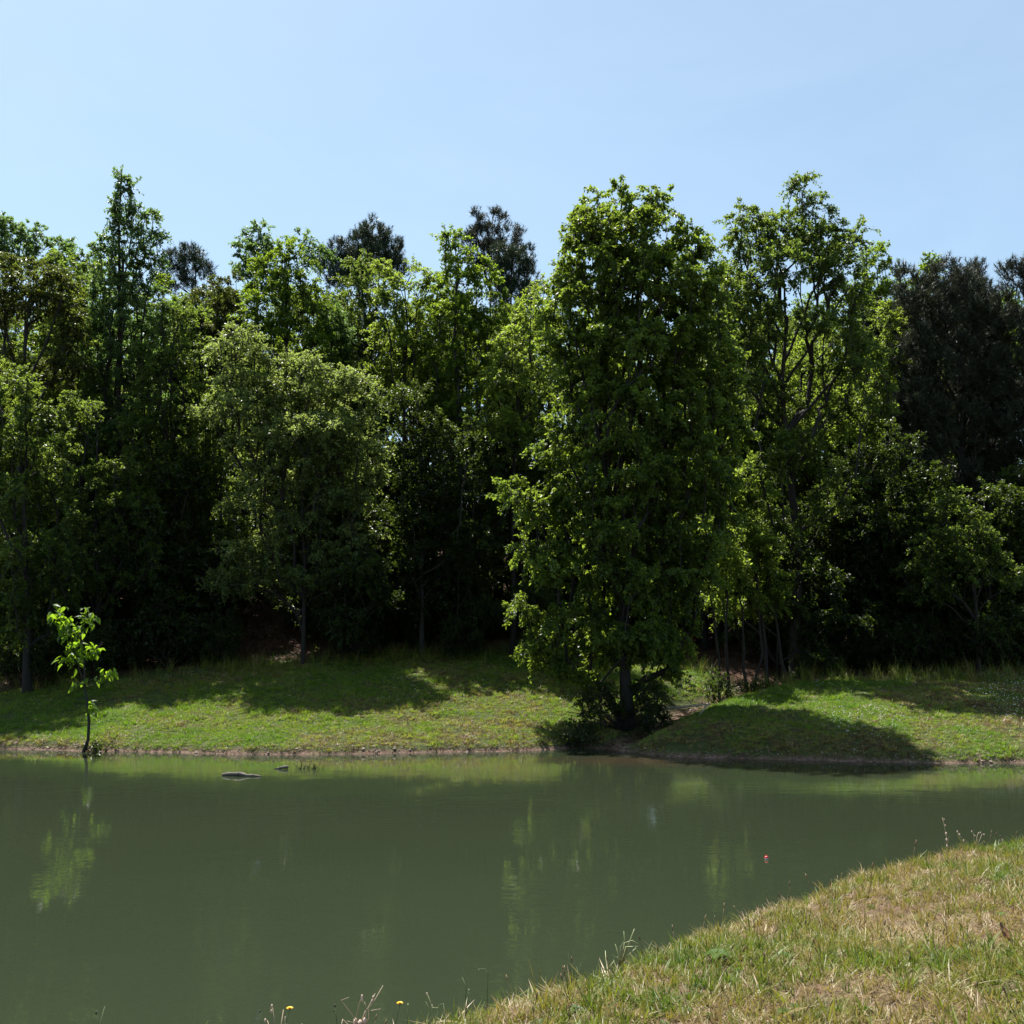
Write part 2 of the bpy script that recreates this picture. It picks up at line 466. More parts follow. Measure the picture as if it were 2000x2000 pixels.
def leaf_cloud(rng, P, O, clump_r, n_leaf, leaf, droop, flat, hang):
    """one spray of leaves round every clump centre: twigs that fan outward and bend down, leaves along the twigs"""
    K = 7
    per = max(2, int(round(n_leaf / K)))
    n = len(P)
    O = norm(O + np.array((0, 0, 0.25)))
    td = norm(O[:, None] * 0.75 + rng.normal(size=(n, K, 3)) * np.array((.75, .75, .75 * flat)))
    tl = clump_r * (0.55 + 0.75 * rng.random((n, K)))
    size = 0.75 + 0.5 * rng.random((n, 1))
    tl = tl * size
    s = (0.12 + 0.92 * (np.arange(per) + rng.random((n, K, per)) * 0.9) / per)
    start = P[:, None] - O[:, None] * clump_r * 0.35 + rng.normal(size=(n, K, 3)) * clump_r * 0.22
    pos = start[:, :, None] + td[:, :, None] * (tl[..., None] * s)[..., None]
    pos[..., 2] -= droop * tl[..., None] * s ** 2
    pos += rng.normal(size=pos.shape) * clump_r * 0.07
    ax = td[:, :, None] * 0.6 + rng.normal(size=pos.shape) * 0.62 + np.array((0, 0, -hang))
    ax = norm(ax)
    nr = norm(np.array((0, 0, 1.0)) + rng.normal(size=pos.shape) * 0.62)
    sd = norm(np.cross(ax, nr))
    nr = np.cross(sd, ax)
    L = leaf * (0.65 + 0.65 * rng.random(pos.shape[:-1]))[..., None]
    w = L * (0.27 + 0.10 * rng.random(pos.shape[:-1]))[..., None]
    fold = nr * L * 0.10
    v = np.stack((pos, pos + ax * L * 0.45 + sd * w + fold, pos + ax * L, pos + ax * L * 0.45 - sd * w + fold), -2).reshape(-1, 3)
    m = v.shape[0] // 4
    q = np.arange(m) * 4
    f = np.concatenate((np.stack((q, q + 1, q + 2), -1), np.stack((q, q + 2, q + 3), -1)))
    tint = np.clip(0.5 + 0.22 * rng.normal(size=(n, 1, 1)) + 0.24 * rng.normal(size=pos.shape[:-1]), 0, 1)
    tw0, tw1 = start.reshape(-1, 3), (start + td * tl[..., None] * 0.8 - np.array((0, 0, 1.0)) * (droop * tl * 0.6)[..., None]).reshape(-1, 3)
    return v, f, np.repeat(tint.ravel(), 4), tw0, tw1

def needle_cloud(rng, P, O, clump_r, n_tuft, needle):
    n = len(P)
    K = n_tuft
    td = norm(O[:, None] * 0.5 + rng.normal(size=(n, K, 3)) * 0.8 + np.array((0, 0, 0.35)))
    tip = P[:, None] + td * (clump_r * (0.4 + 0.7 * rng.random((n, K, 1))))
    up = norm(td * 0.6 + np.array((0, 0, 0.8)))
    N = 24
    s = rng.random((n, K, N, 1))
    base = tip[:, :, None] - up[:, :, None] * (needle * 1.5 * s)
    nd = norm(up[:, :, None] * 0.75 + rng.normal(size=(n, K, N, 3)) * 0.6)
    L = needle * (0.7 + 0.5 * rng.random((n, K, N, 1)))
    sd = norm(np.cross(nd, rng.normal(size=nd.shape))) * 0.014
    v = np.stack((base + sd, base - sd, base + nd * L), -2).reshape(-1, 3)
    f = np.arange(len(v)).reshape(-1, 3)
    t = np.clip(0.5 + 0.25 * rng.normal(size=(n, K, 1)) + 0.15 * rng.normal(size=(n, K, N)), 0, 1)
    return v, f, np.repeat(t.ravel(), 3), P, tip

def skeleton(rng, trunk, P, lift=0.55):
    """limbs: every clump joins the nearest wood below it; radii from what each limb carries"""
    nodes = [p for p in trunk]
    par = [-1] + list(range(len(trunk) - 1))
    load = [0] * len(trunk)
    ax = np.interp(P[:, 2], trunk[:, 2], trunk[:, 0]), np.interp(P[:, 2], trunk[:, 2], trunk[:, 1])
    hr = np.hypot(P[:, 0] - ax[0], P[:, 1] - ax[1])
    order = np.argsort(hr + 0.15 * P[:, 2])
    N = np.array(nodes)
    for i in order:
        c = P[i]
        d = N - c
        h = np.hypot(d[:, 0], d[:, 1])
        cost = h + np.abs(d[:, 2]) * 0.55 + 6.0 * np.maximum(0, d[:, 2] + 0.12 + lift * h)
        cost[0] += 3
        j = int(cost.argmin())
        a = N[j]
        L = np.linalg.norm(c - a)
        k = 1 if L < 0.7 else (2 if L < 1.8 else 4)
        prev = j
        new = []
        for q in range(1, k + 1):
            t = q / k
            p = a + (c - a) * t
            p = p + np.array((0, 0, 0.10 * L * math.sin(PI * t))) + (rng.normal(size=3) * 0.045 * L if q < k else 0)
            new.append(p); par.append(prev); load.append(0); prev = len(par) - 1
        N = np.vstack((N, new))
        q = prev
        load[q] += 1
    load = np.array(load, float)
    for i in range(len(par) - 1, 0, -1):
        if i >= len(trunk): load[par[i]] += load[i]
    return N, np.array(par), load

def wobble(rng, a, b, n, amt):
    t = np.linspace(0, 1, n)[:, None]
    p = a + (b - a) * t
    w = np.cumsum(rng.normal(size=(n, 3)) * np.array((1, 1, 0)), axis=0)
    w -= w[0] + (w[-1] - w[0]) * t
    return p + w * amt

KIND = {   # leaf material, leaf length, spacing of clumps, clump radius, leaves per clump, droop, flatness, hang
    'big':    ('leaf_big',    .122, .70, .50, 168, .38, .7, .65),
    'maple':  ('leaf_mid',    .104, .76, .50, 155, .32, .8, .45),
    'poplar': ('leaf_blue',   .108, .54, .38, 92, .25, .9, .45),
    'bright': ('leaf_bright', .115, .76, .52, 155, .22, .8, .35),
    'yellow': ('leaf_yellow', .108, .74, .52, 150, .30, .8, .40),
    'olive':  ('leaf_olive',  .105, .70, .50, 150, .42, .8, .60),
    'pale':   ('leaf_pale',   .108, .58, .58, 120, .30, .32, .30),
    'blue':   ('leaf_blue',   .115, .70, .50, 145, .30, .8, .40),
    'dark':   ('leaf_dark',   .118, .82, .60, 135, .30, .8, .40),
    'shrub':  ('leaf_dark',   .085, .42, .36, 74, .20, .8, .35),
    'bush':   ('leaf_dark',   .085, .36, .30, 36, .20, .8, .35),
}
def build_tree(name, label, kind, base, trunk_top, lobes, r0, seed, group=None, forks=(), bark='bark', cat='tree', lean_n=9, wob=.06):
    """base, trunk_top: world points; lobes in world metres; returns the Empty. Parts: trunk (with its limbs) and crown."""
    rng = np.random.default_rng(seed)
    base = np.array(base, float); trunk_top = np.array(trunk_top, float)
    t = thing(name, label, cat, base, group)
    lb = [(x - base[0], y - base[1], z - base[2], a, b, c) for x, y, z, a, b, c in lobes]
    pine = kind.startswith('pine')
    lm, leaf, sp, cr_, nl, dr, fl, hg = KIND[kind] if not pine else ('needle_grey' if kind == 'pine_grey' else 'needle', .24, .60, .48, 13, 0, 0, 0)
    nl = int(nl * 1.6) if not pine else nl
    leaf *= 1.02
    P, O = sample_lobes(rng, lb, sp)
    zmin = 0.25 if cat == 'tree' else 0.12
    ok = P[:, 2] > zmin
    P, O = P[ok], O[ok]
    H = trunk_top - base
    tr = wobble(rng, np.array((0, 0, -0.25)), H, lean_n, wob * np.linalg.norm(H) / 10)
    N, par, load = skeleton(rng, tr, P, 0.25 if pine else 0.55)
    g = Geo()
    rad_t = r0 * (1 - 0.86 * np.linspace(0, 1, lean_n) ** 0.9); rad_t[0] *= 1.35
    fine = np.linspace(0, lean_n - 1, lean_n * 3)
    tp = np.stack([np.interp(fine, np.arange(lean_n), tr[:, k]) for k in range(3)], -1)
    g.tube(tp, np.interp(fine, np.arange(lean_n), rad_t), 9)
    for fk in forks:                                   # explicit big limbs: (start height fraction, end point)
        i0 = fk[0] * (lean_n - 1)
        a = np.array([np.interp(i0, np.arange(lean_n), tr[:, k]) for k in range(3)])
        ra = float(np.interp(i0, np.arange(lean_n), rad_t)) * 0.72
        q = wobble(rng, a, np.array(fk[1]) - base, 7, 0.05)
        g.tube(q, np.linspace(ra, 0.03, 7), 7)
    i = np.arange(len(tr), len(N))
    rr = np.clip(0.0115 * np.sqrt(np.maximum(load, 1)), 0.010, r0 * 0.55)
    rp = np.where(par[i] < len(tr), rr[i] * 1.15, rr[np.maximum(par[i], 0)])
    g.segs(N[par[i]], N[i], np.minimum(rp, rr[i] * 1.5), rr[i], 4)
    if pine: v, f, tint, a0, a1 = needle_cloud(rng, P, O, cr_, nl, leaf); a0 = np.repeat(a0, nl, 0); a1 = a1.reshape(-1, 3)
    else: v, f, tint, a0, a1 = leaf_cloud(rng, P, O, cr_, nl, leaf, dr, fl, hg)
    g.segs(a0, a1, np.full(len(a0), .009), np.full(len(a0), .005), 3)
    obj('trunk', g.mesh(name + '_trunk', M[bark], True), t)
    obj('crown', make_mesh(name + '_crown', v, [f], M[lm], tint), t)
    return t

STATS = []
def px_tree(name, label, kind, bpx, d, top, lobes, r0, seed, bark='bark', forks=(), group=None, depth=1.0, cat='tree', wob=.06):
    """a tree at distance d whose foot stands at column bpx; lobes as (px, py, rx, ry[, dy]) of the photo, turned into metres at that distance"""
    sc = d / FPX * 1.009
    bx = at(bpx, 1269, d)[0]
    base = (bx, d, hz(bx, d) - .05)
    L = []
    for lo in lobes:
        cx, cy, rx, ry = lo[:4]
        dy = lo[4] if len(lo) > 4 else 0.0
        p = at(cx, cy, d + dy)
        k = (d + dy) / FPX * 1.009
        L.append((p[0], p[1], p[2], rx * k, max(rx, 0.6 * ry) * k * depth, ry * k))
    tt = at(top[0], top[1], d)
    fk = [(f[0], at(f[1], f[2], d + (f[3] if len(f) > 3 else 0))) for f in forks]
    return build_tree(name, label, kind, base, tt, L, r0, seed, group, fk, bark, cat, wob=wob)

exec_trees = []
def T_(*a, **k): exec_trees.append((a, k))

# --- the big tree on the lawn by the inlet
T_('lawn_tree', 'tall full tree alone on the lawn by the inlet, leafy down to the grass', 'big', 1226, 34.0, (1190, 430),
   [(1185, 408, 66, 50), (1284, 392, 30, 32), (1135, 455, 45, 50), (1240, 470, 95, 55), (1340, 475, 50, 38), (1372, 515, 34, 55), (1105, 530, 45, 50), (1180, 520, 70, 55),
    (1260, 560, 110, 75), (1370, 610, 50, 75), (1083, 590, 45, 42), (1150, 610, 80, 65), (1092, 668, 48, 42), (1230, 690, 120, 75), (1385, 715, 48, 70), (1330, 640, 70, 70), (1145, 745, 70, 48),
    (1225, 810, 110, 75), (1350, 800, 80, 75), (1420, 790, 32, 45), (1072, 852, 32, 36), (1110, 905, 52, 48), (1220, 920, 115, 75), (1360, 915, 85, 75), (1425, 880, 26, 45),
    (1003, 968, 40, 26), (1050, 1000, 40, 40), (1120, 1000, 60, 55), (1230, 1035, 115, 70), (1350, 1030, 75, 70), (1030, 1062, 34, 30), (1075, 1090, 50, 45), (1150, 1110, 70, 60), (1260, 1130, 100, 60),
    (1350, 1120, 55, 60), (1006, 1178, 16, 12), (1060, 1200, 40, 32), (1125, 1205, 62, 50), (1225, 1225, 85, 55), (1310, 1215, 48, 55), (1040, 1258, 26, 22), (1100, 1270, 40, 22), (1175, 1268, 50, 26), (1290, 1262, 44, 28), (1085, 1312, 22, 12), (1135, 1325, 24, 12), (1310, 1312, 24, 12), (1400, 560, 34, 50), (1425, 700, 34, 50), (1436, 840, 32, 46), (1395, 1010, 40, 50), (1150, 440, 46, 40), (1190, 470, 60, 50)],
   .20, 11, forks=((.45, 1120, 640, -1), (.42, 1290, 600, .6), (.36, 1330, 760, 1.2), (.3, 1110, 900, -.6), (.5, 1250, 500, .4)), depth=1.4)
# --- right tree with open forked limbs
T_('forked_tree', 'tall tree with open forked crown and dark trunk, between lawn tree and dark pines', 'maple', 1556, 40.0, (1532, 560),
   [(1563, 355, 24, 26), (1558, 400, 40, 30), (1605, 405, 26, 36), (1448, 425, 42, 36), (1500, 430, 40, 34), (1430, 490, 40, 50), (1500, 480, 50, 45), (1570, 470, 50, 40), (1630, 460, 46, 40), (1672, 460, 20, 28),
    (1445, 565, 44, 55), (1500, 540, 34, 40), (1625, 530, 52, 45), (1600, 480, 40, 30), (1665, 560, 40, 45), (1430, 640, 38, 48), (1480, 660, 46, 45), (1650, 640, 50, 44), (1470, 735, 55, 48), (1690, 690, 40, 60), (1620, 720, 40, 32), (1700, 780, 46, 50), (1460, 470, 50, 50, 1.0), (1600, 470, 60, 50, 1.2), (1440, 560, 46, 60, -1.0), (1640, 520, 60, 50, -1.0), (1660, 620, 50, 50, 1), (1460, 650, 50, 60, 1), (1540, 450, 50, 50, .8), (1500, 600, 26, 30, 1.4), (1590, 700, 40, 30, 1.5), (1500, 780, 60, 40, .5), (1620, 800, 70, 40, .8), (1530, 520, 50, 50, -1.2), (1480, 600, 50, 50, -1.2), (1590, 620, 40, 40, -1.3), (1450, 700, 50, 50, -1.0), (1660, 700, 50, 50, -1.0), (1560, 880, 60, 50, -1.2), (1500, 900, 50, 50, -1), (1620, 960, 60, 60, -.8), (1530, 1020, 50, 40, -1.2)],
   .27, 12, forks=((.80, 1612, 520, .5), (.74, 1660, 560, -.6), (.86, 1450, 500, 0), (.70, 1430, 600, .7), (.62, 1700, 650, 0)))
T_('broadleaf_tree', 'bright light green tree filling the gap under the forked crown', 'yellow', 1640, 45.0, (1600, 740),
   [(1570, 790, 70, 55), (1660, 790, 60, 60), (1500, 830, 60, 60), (1440, 850, 46, 55), (1600, 880, 80, 60), (1500, 930, 60, 60), (1690, 880, 50, 60), (1560, 700, 45, 34), (1730, 640, 26, 60), (1722, 720, 40, 45)], .16, 13)
T_('broadleaf_tree', 'bright green tree top poking out right of the forked tree, before the dark pine', 'bright', 1722, 50.0, (1715, 560),
   [(1710, 500, 34, 30), (1735, 540, 28, 45), (1690, 570, 40, 50), (1720, 640, 50, 60), (1800, 530, 38, 30), (1820, 510, 20, 16), (1790, 570, 40, 34), (1760, 620, 40, 60)], .15, 14)
T_('pine_tree', 'dark grey pine with bare lower boughs at the right, tallest of the right hand pines', 'pine_grey', 1872, 44.0, (1866, 520),
   [(1850, 540, 42, 34), (1900, 575, 40, 36), (1800, 600, 45, 50), (1860, 620, 60, 50), (1925, 650, 45, 50), (1790, 690, 50, 55), (1860, 715, 70, 55), (1930, 745, 50, 55), (1800, 790, 55, 50), (1880, 820, 70, 50), (1770, 560, 24, 40), (1930, 870, 55, 50), (1800, 890, 60, 50), (1870, 950, 70, 45)],
   .23, 15, forks=((.62, 1780, 620), (.55, 1960, 700), (.5, 1770, 760)))
T_('pine_tree', 'dark grey pine cut off by the right edge of the picture', 'pine_grey', 2030, 43.0, (2000, 530),
   [(1985, 545, 34, 36), (2030, 530, 34, 40), (1970, 620, 40, 55), (2030, 640, 55, 60), (1975, 730, 45, 60), (2040, 780, 60, 70), (1980, 850, 50, 60), (2030, 930, 60, 60)], .22, 16)
T_('understory_tree', 'round leafy tree with sunlit top, low at the right before the dark wood', 'maple', 1910, 38.5, (1890, 1020),
   [(1850, 985, 44, 36), (1905, 995, 40, 34), (1880, 1040, 70, 50), (1930, 1060, 46, 42), (1830, 1060, 50, 45), (1960, 1110, 40, 40), (1880, 1120, 80, 50), (1800, 1120, 50, 46)], .10, 17)
T_('understory_tree', 'dark leafy tree in the shade right of the thick forked trunk', 'dark', 1690, 41.5, (1690, 900),
   [(1700, 920, 90, 70), (1790, 960, 80, 70), (1640, 1000, 70, 70), (1720, 1050, 90, 70), (1810, 1060, 60, 60), (1600, 1090, 50, 60), (1660, 1130, 70, 50), (1760, 850, 40, 45)], .14, 18)
T_('understory_tree', 'slender light leaved tree with a bent dark limb, close right of the lawn tree', 'yellow', 1500, 38.5, (1460, 960),
   [(1440, 930, 44, 44), (1485, 980, 44, 50), (1420, 1010, 40, 46), (1450, 1070, 55, 42), (1400, 1090, 40, 44), (1490, 1110, 44, 40), (1405, 1160, 34, 34), (1460, 1170, 50, 34), (1520, 1160, 34, 34)], .09, 19, forks=((.55, 1395, 1060, -.3), (.45, 1530, 1000, .3)))
for k_, (bp, d_, tx, ty, r_) in enumerate(((1404, 36.4, 1398, 1010, .055), (1424, 37.0, 1418, 1040, .075), (1460, 37.6, 1436, 1080, .07), (1478, 38.0, 1470, 1000, .06), (1534, 38.6, 1500, 1070, .08))):
    T_('thin_tree', ('thin dark stem leftmost in the clump right of the lawn tree', 'straight stem second from the left in the clump right of the lawn tree', 'crooked leaning stem in the middle of the clump right of the lawn tree',
       'thin upright stem right of the crooked one in the clump', 'leaning stem just left of the thick forked trunk')[k_],
       'yellow', bp, d_, (tx, ty), [(tx - 8, ty + 20, 30, 34), (tx + 14, ty + 70, 32, 30), (tx - 22, ty + 110, 26, 24)], r_, 30 + k_, group='thin stems right of the lawn tree', wob=.12)

# --- left and middle front rank
T_('oak_tree', 'olive leaved oak with crooked limbs and sky showing through, at the left edge', 'olive', 30, 43.0, (50, 600),
   [(60, 530, 75, 32), (25, 570, 50, 45), (110, 570, 46, 45), (70, 590, 70, 40), (140, 620, 30, 50), (150, 690, 40, 50), (20, 690, 30, 20), (90, 720, 60, 34), (-40, 600, 60, 70), (-50, 720, 70, 60)],
   .24, 41, forks=((.72, 125, 570, -.5), (.66, 150, 660, .4), (.74, 0, 560, .4)))
T_('broadleaf_tree', 'grey green tree top rising behind the olive oak at the left edge', 'blue', 15, 53.0, (10, 440),
   [(10, 440, 34, 30), (60, 455, 28, 24), (30, 490, 60, 36), (-30, 470, 40, 50), (120, 490, 40, 30), (150, 530, 50, 50)], .16, 42)
T_('poplar_tree', 'tall narrow spire shaped poplar, highest tree top at the left', 'poplar', 228, 44.5, (238, 330),
   [(237, 342, 9, 20), (238, 375, 17, 18), (256, 365, 12, 16), (228, 405, 24, 20), (262, 405, 18, 22), (240, 440, 34, 22), (290, 420, 22, 16), (215, 470, 28, 22), (265, 470, 34, 24), (305, 460, 20, 18), (238, 510, 48, 30), (190, 480, 12, 12), (300, 510, 24, 22),
    (215, 560, 46, 36), (275, 560, 44, 34), (235, 620, 62, 44), (300, 630, 36, 44), (190, 660, 44, 50), (250, 710, 70, 52), (185, 770, 46, 56), (280, 800, 62, 52), (220, 850, 62, 52)],
   .20, 43, bark='bark', wob=.03)
T_('broadleaf_tree', 'green tree close on the right of the tall poplar', 'maple', 330, 43.0, (340, 640),
   [(345, 620, 52, 45), (300, 690, 40, 50), (370, 690, 56, 48), (330, 760, 70, 56), (400, 760, 40, 50), (290, 850, 60, 60), (370, 860, 70, 60), (330, 950, 80, 60)], .16, 44)
T_('broadleaf_tree', 'brownish olive tree between the tall poplar and the bright green tree', 'olive', 430, 50.0, (425, 560),
   [(440, 555, 40, 30), (405, 600, 40, 40), (460, 620, 46, 50), (420, 670, 56, 50), (390, 560, 20, 18), (450, 740, 60, 50)], .15, 45)
T_('pine_tree', 'small dark pine top standing against the sky right of the poplar', 'pine', 384, 60.0, (382, 480),
   [(378, 492, 24, 18), (372, 525, 28, 26), (402, 530, 18, 22), (340, 500, 20, 18), (335, 540, 34, 28), (390, 580, 30, 30)], .16, 46)
T_('broadleaf_tree', 'blue green tree top behind the left shoulder of the bright green tree', 'blue', 500, 54.0, (505, 450),
   [(515, 448, 26, 20), (480, 475, 26, 20), (505, 490, 44, 26), (470, 510, 26, 20), (590, 470, 30, 18), (620, 500, 30, 24), (500, 540, 50, 30)], .15, 47)
T_('broadleaf_tree', 'vivid green broad tree, brightest of the wood, left of centre', 'bright', 565, 46.0, (555, 490),
   [(552, 482, 26, 26), (580, 505, 30, 26), (530, 520, 34, 30), (575, 555, 56, 38), (500, 565, 34, 34), (535, 600, 60, 40), (610, 600, 40, 44), (500, 640, 46, 40), (570, 660, 70, 50), (630, 680, 36, 46), (540, 730, 60, 46), (610, 760, 60, 46)], .18, 48)
T_('pine_tree', 'dark rounded pine crown against the sky left of centre', 'pine', 725, 62.0, (728, 440),
   [(728, 455, 34, 24), (700, 480, 34, 24), (758, 482, 30, 26), (725, 505, 62, 24), (665, 490, 24, 22), (640, 510, 24, 24), (680, 530, 50, 30), (760, 520, 36, 24)], .2, 49)
T_('broadleaf_tree', 'rounded mid green tree below the dark rounded pine crown', 'maple', 705, 50.5, (705, 530),
   [(706, 520, 38, 30), (690, 560, 34, 34), (725, 570, 42, 40), (695, 620, 50, 44), (660, 660, 40, 50), (740, 650, 36, 40)], .15, 50)
T_('broadleaf_tree', 'yellow green tree with a lumpy top in the middle of the wood', 'yellow', 800, 47.0, (790, 560),
   [(765, 530, 38, 28), (815, 545, 34, 30), (845, 545, 26, 24), (775, 580, 50, 38), (830, 610, 46, 44), (760, 650, 46, 44), (820, 690, 60, 50), (770, 740, 60, 50), (850, 770, 44, 50)], .17, 51)
T_('broadleaf_tree', 'tall green tree with a pointed top, in the middle beside the thin topped pine', 'bright', 905, 45.5, (890, 480),
   [(885, 470, 34, 24), (870, 500, 28, 24), (915, 510, 40, 30), (890, 550, 52, 38), (950, 555, 36, 32), (975, 590, 22, 26), (900, 620, 66, 46), (955, 650, 40, 44), (880, 700, 60, 50), (945, 740, 48, 50), (900, 800, 60, 50)], .17, 52, bark='bark_grey')
T_('pine_tree', 'thin topped grey pine against the sky, left of the lawn tree', 'pine_grey', 962, 60.0, (962, 425),
   [(930, 430, 18, 15), (968, 432, 24, 18), (1000, 446, 18, 18), (950, 462, 40, 16), (1010, 480, 18, 16), (925, 465, 18, 14), (960, 500, 46, 22)], .18, 53)
T_('pine_tree', 'dense dark pine crown just left of the lawn tree top', 'pine', 1000, 57.0, (1000, 490),
   [(985, 500, 34, 20), (1030, 505, 24, 22), (1000, 530, 52, 24), (1040, 545, 24, 24), (1000, 575, 46, 26), (1010, 640, 40, 50)], .18, 54)
T_('broadleaf_tree', 'light green tree hugging the left side of the lawn tree', 'yellow', 1000, 42.5, (1020, 640),
   [(1055, 570, 20, 26), (1040, 615, 34, 34), (1000, 660, 40, 38), (1050, 680, 34, 44), (985, 730, 44, 44), (1040, 760, 44, 50), (985, 820, 44, 50), (1030, 860, 36, 44)], .13, 55)
T_('dogwood_tree', 'pale green tree with layered flat sprays, in front at left of centre', 'pale', 592, 40.2, (585, 760),
   [(500, 690, 34, 16), (610, 715, 38, 18), (455, 740, 44, 22), (540, 750, 50, 22), (690, 745, 50, 26), (620, 780, 60, 26), (500, 800, 66, 28), (720, 800, 30, 26), (660, 830, 70, 30), (560, 850, 70, 30), (470, 870, 40, 24), (700, 880, 56, 30), (610, 910, 80, 32), (520, 930, 50, 26), (730, 930, 28, 24), (480, 982, 50, 16), (670, 970, 60, 30), (590, 1000, 60, 30), (700, 1040, 40, 22), (500, 1075, 66, 22), (640, 1080, 50, 22), (430, 680, 40, 20), (470, 650, 36, 16), (570, 710, 30, 16), (420, 800, 40, 24), (600, 850, 90, 36, -.6), (560, 770, 80, 30, .5), (540, 1130, 60, 22), (690, 1110, 50, 22), (450, 1130, 50, 20), (600, 1130, 60, 20), (560, 1040, 70, 30, .6), (620, 960, 70, 34, .8)],
   0.10, 56, bark='bark', forks=((.6, 480, 900, -.5), (.55, 690, 900, .2)))
T_('broadleaf_tree', 'dim green tree low at the left edge, in front of the oak', 'maple', 60, 38.0, (50, 800),
   [(30, 750, 50, 40), (80, 800, 46, 45), (20, 850, 70, 60), (100, 890, 56, 56), (40, 970, 80, 60), (120, 1000, 50, 60), (60, 1070, 90, 50), (-40, 900, 60, 90), (130, 1110, 50, 40), (20, 1160, 70, 44), (90, 1170, 60, 40), (50, 1225, 60, 30)], .15, 57)
T_('broadleaf_tree', 'dim green tree whose leaves glint below the tall poplar', 'maple', 200, 40.0, (190, 860),
   [(160, 780, 40, 50), (220, 930, 60, 50), (170, 960, 60, 60), (250, 1010, 70, 56), (190, 1060, 70, 50), (290, 1080, 56, 44), (150, 1130, 60, 36), (240, 1140, 60, 36)], .15, 58)
T_('broadleaf_tree', 'green tree filling in behind the pale dogwood on its left', 'maple', 430, 43.0, (430, 800),
   [(430, 810, 54, 50), (390, 890, 56, 56), (450, 930, 60, 56), (400, 1000, 70, 50), (480, 1040, 60, 46), (360, 1080, 60, 44), (430, 1130, 70, 36)], .14, 59)
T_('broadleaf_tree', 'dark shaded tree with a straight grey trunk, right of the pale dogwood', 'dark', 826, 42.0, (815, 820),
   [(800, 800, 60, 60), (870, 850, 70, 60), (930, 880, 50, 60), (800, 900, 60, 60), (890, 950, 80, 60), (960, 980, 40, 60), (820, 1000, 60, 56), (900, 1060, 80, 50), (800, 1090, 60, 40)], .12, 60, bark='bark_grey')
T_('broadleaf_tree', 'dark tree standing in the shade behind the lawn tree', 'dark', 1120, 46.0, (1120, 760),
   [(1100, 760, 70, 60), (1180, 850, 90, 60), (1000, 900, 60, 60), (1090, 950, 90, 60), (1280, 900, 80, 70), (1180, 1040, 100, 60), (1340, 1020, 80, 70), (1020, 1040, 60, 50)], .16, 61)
T_('broadleaf_tree', 'shaded tree deep between the lawn tree and the forked tree', 'maple', 1400, 47.0, (1400, 700),
   [(1400, 700, 50, 60), (1380, 800, 60, 60), (1440, 760, 40, 50), (1410, 900, 70, 60), (1370, 980, 60, 50)], .15, 62)

trees = {}
for a_, k_ in exec_trees:
    t_ = px_tree(*a_, **k_)
    trees.setdefault(a_[0], []).append(t_)

def dup(root, loc, rz, sc, label, group):
    r = root.copy(); COL.objects.link(r)
    r.location = loc; r.rotation_euler = (0, 0, rz); r.scale = (sc, sc, sc)
    props(r, label, root['category'], group)
    for ch in list(root.children):
        c = ch.copy(); COL.objects.link(c); c.parent = r
    return r
# --- the depth of the wood: copies, each where it stands
rng = np.random.default_rng(5)
src = {t['label'].split()[0] + str(i): t for ts in trees.values() for i, t in enumerate(ts)}
bl = trees['broadleaf_tree']
fill = []
for row, (d0, n, lim) in enumerate(((49, 15, 660), (55, 15, 600), (63, 16, 560), (74, 17, 545))):
    for i in range(n):
        px = -180 + (2360 / (n - 1)) * i + rng.uniform(-50, 50)
        d = d0 + rng.uniform(-2.2, 2.2)
        fill.append((px, d, lim + rng.uniform(0, 70)))
fill += [(px, d, ty) for px, d, ty in ((1000, 47.5, 590), (1060, 50, 560), (1410, 49, 560), (1450, 51, 520), (640, 48.5, 600), (790, 50.5, 590), (300, 47.5, 590), (140, 48.5, 560), (1380, 46.5, 700), (960, 49, 600), (1560, 50, 600), (1650, 52, 560), (60, 49.5, 510), (150, 50.5, 490), (200, 47.5, 600), (330, 50, 560), (420, 52, 560), (880, 50, 540), (690, 52.5, 570))]
for px, d, ty in fill:
    s = bl[int(rng.integers(len(bl)))]
    x = at(px, 1269, d)[0]
    z = hz(x, d)
    hgt = max((v.co.z for v in list(s.children[1].data.vertices)[::97]), default=12) if False else s.get('h', None)
    if hgt is None:
        cz = np.empty(len(s.children[1].data.vertices) * 3, dtype=np.float32)
        s.children[1].data.vertices.foreach_get('co', cz)
        hgt = float(cz[2::3].max()); s['h'] = hgt
    want = at(px, ty, d)[2] - z
    sc = float(np.clip(want / hgt, .45, 1.5))
    dup(s, (x, d, z - .1), rng.uniform(0, 6.28), sc, 'tree deep in the wood, mostly hidden behind the front trees', 'trees deep in the wood')
for t_ in bl:
    if 'h' in t_: del t_['h']
for o in list(COL.objects):
    if 'h' in o: del o['h']

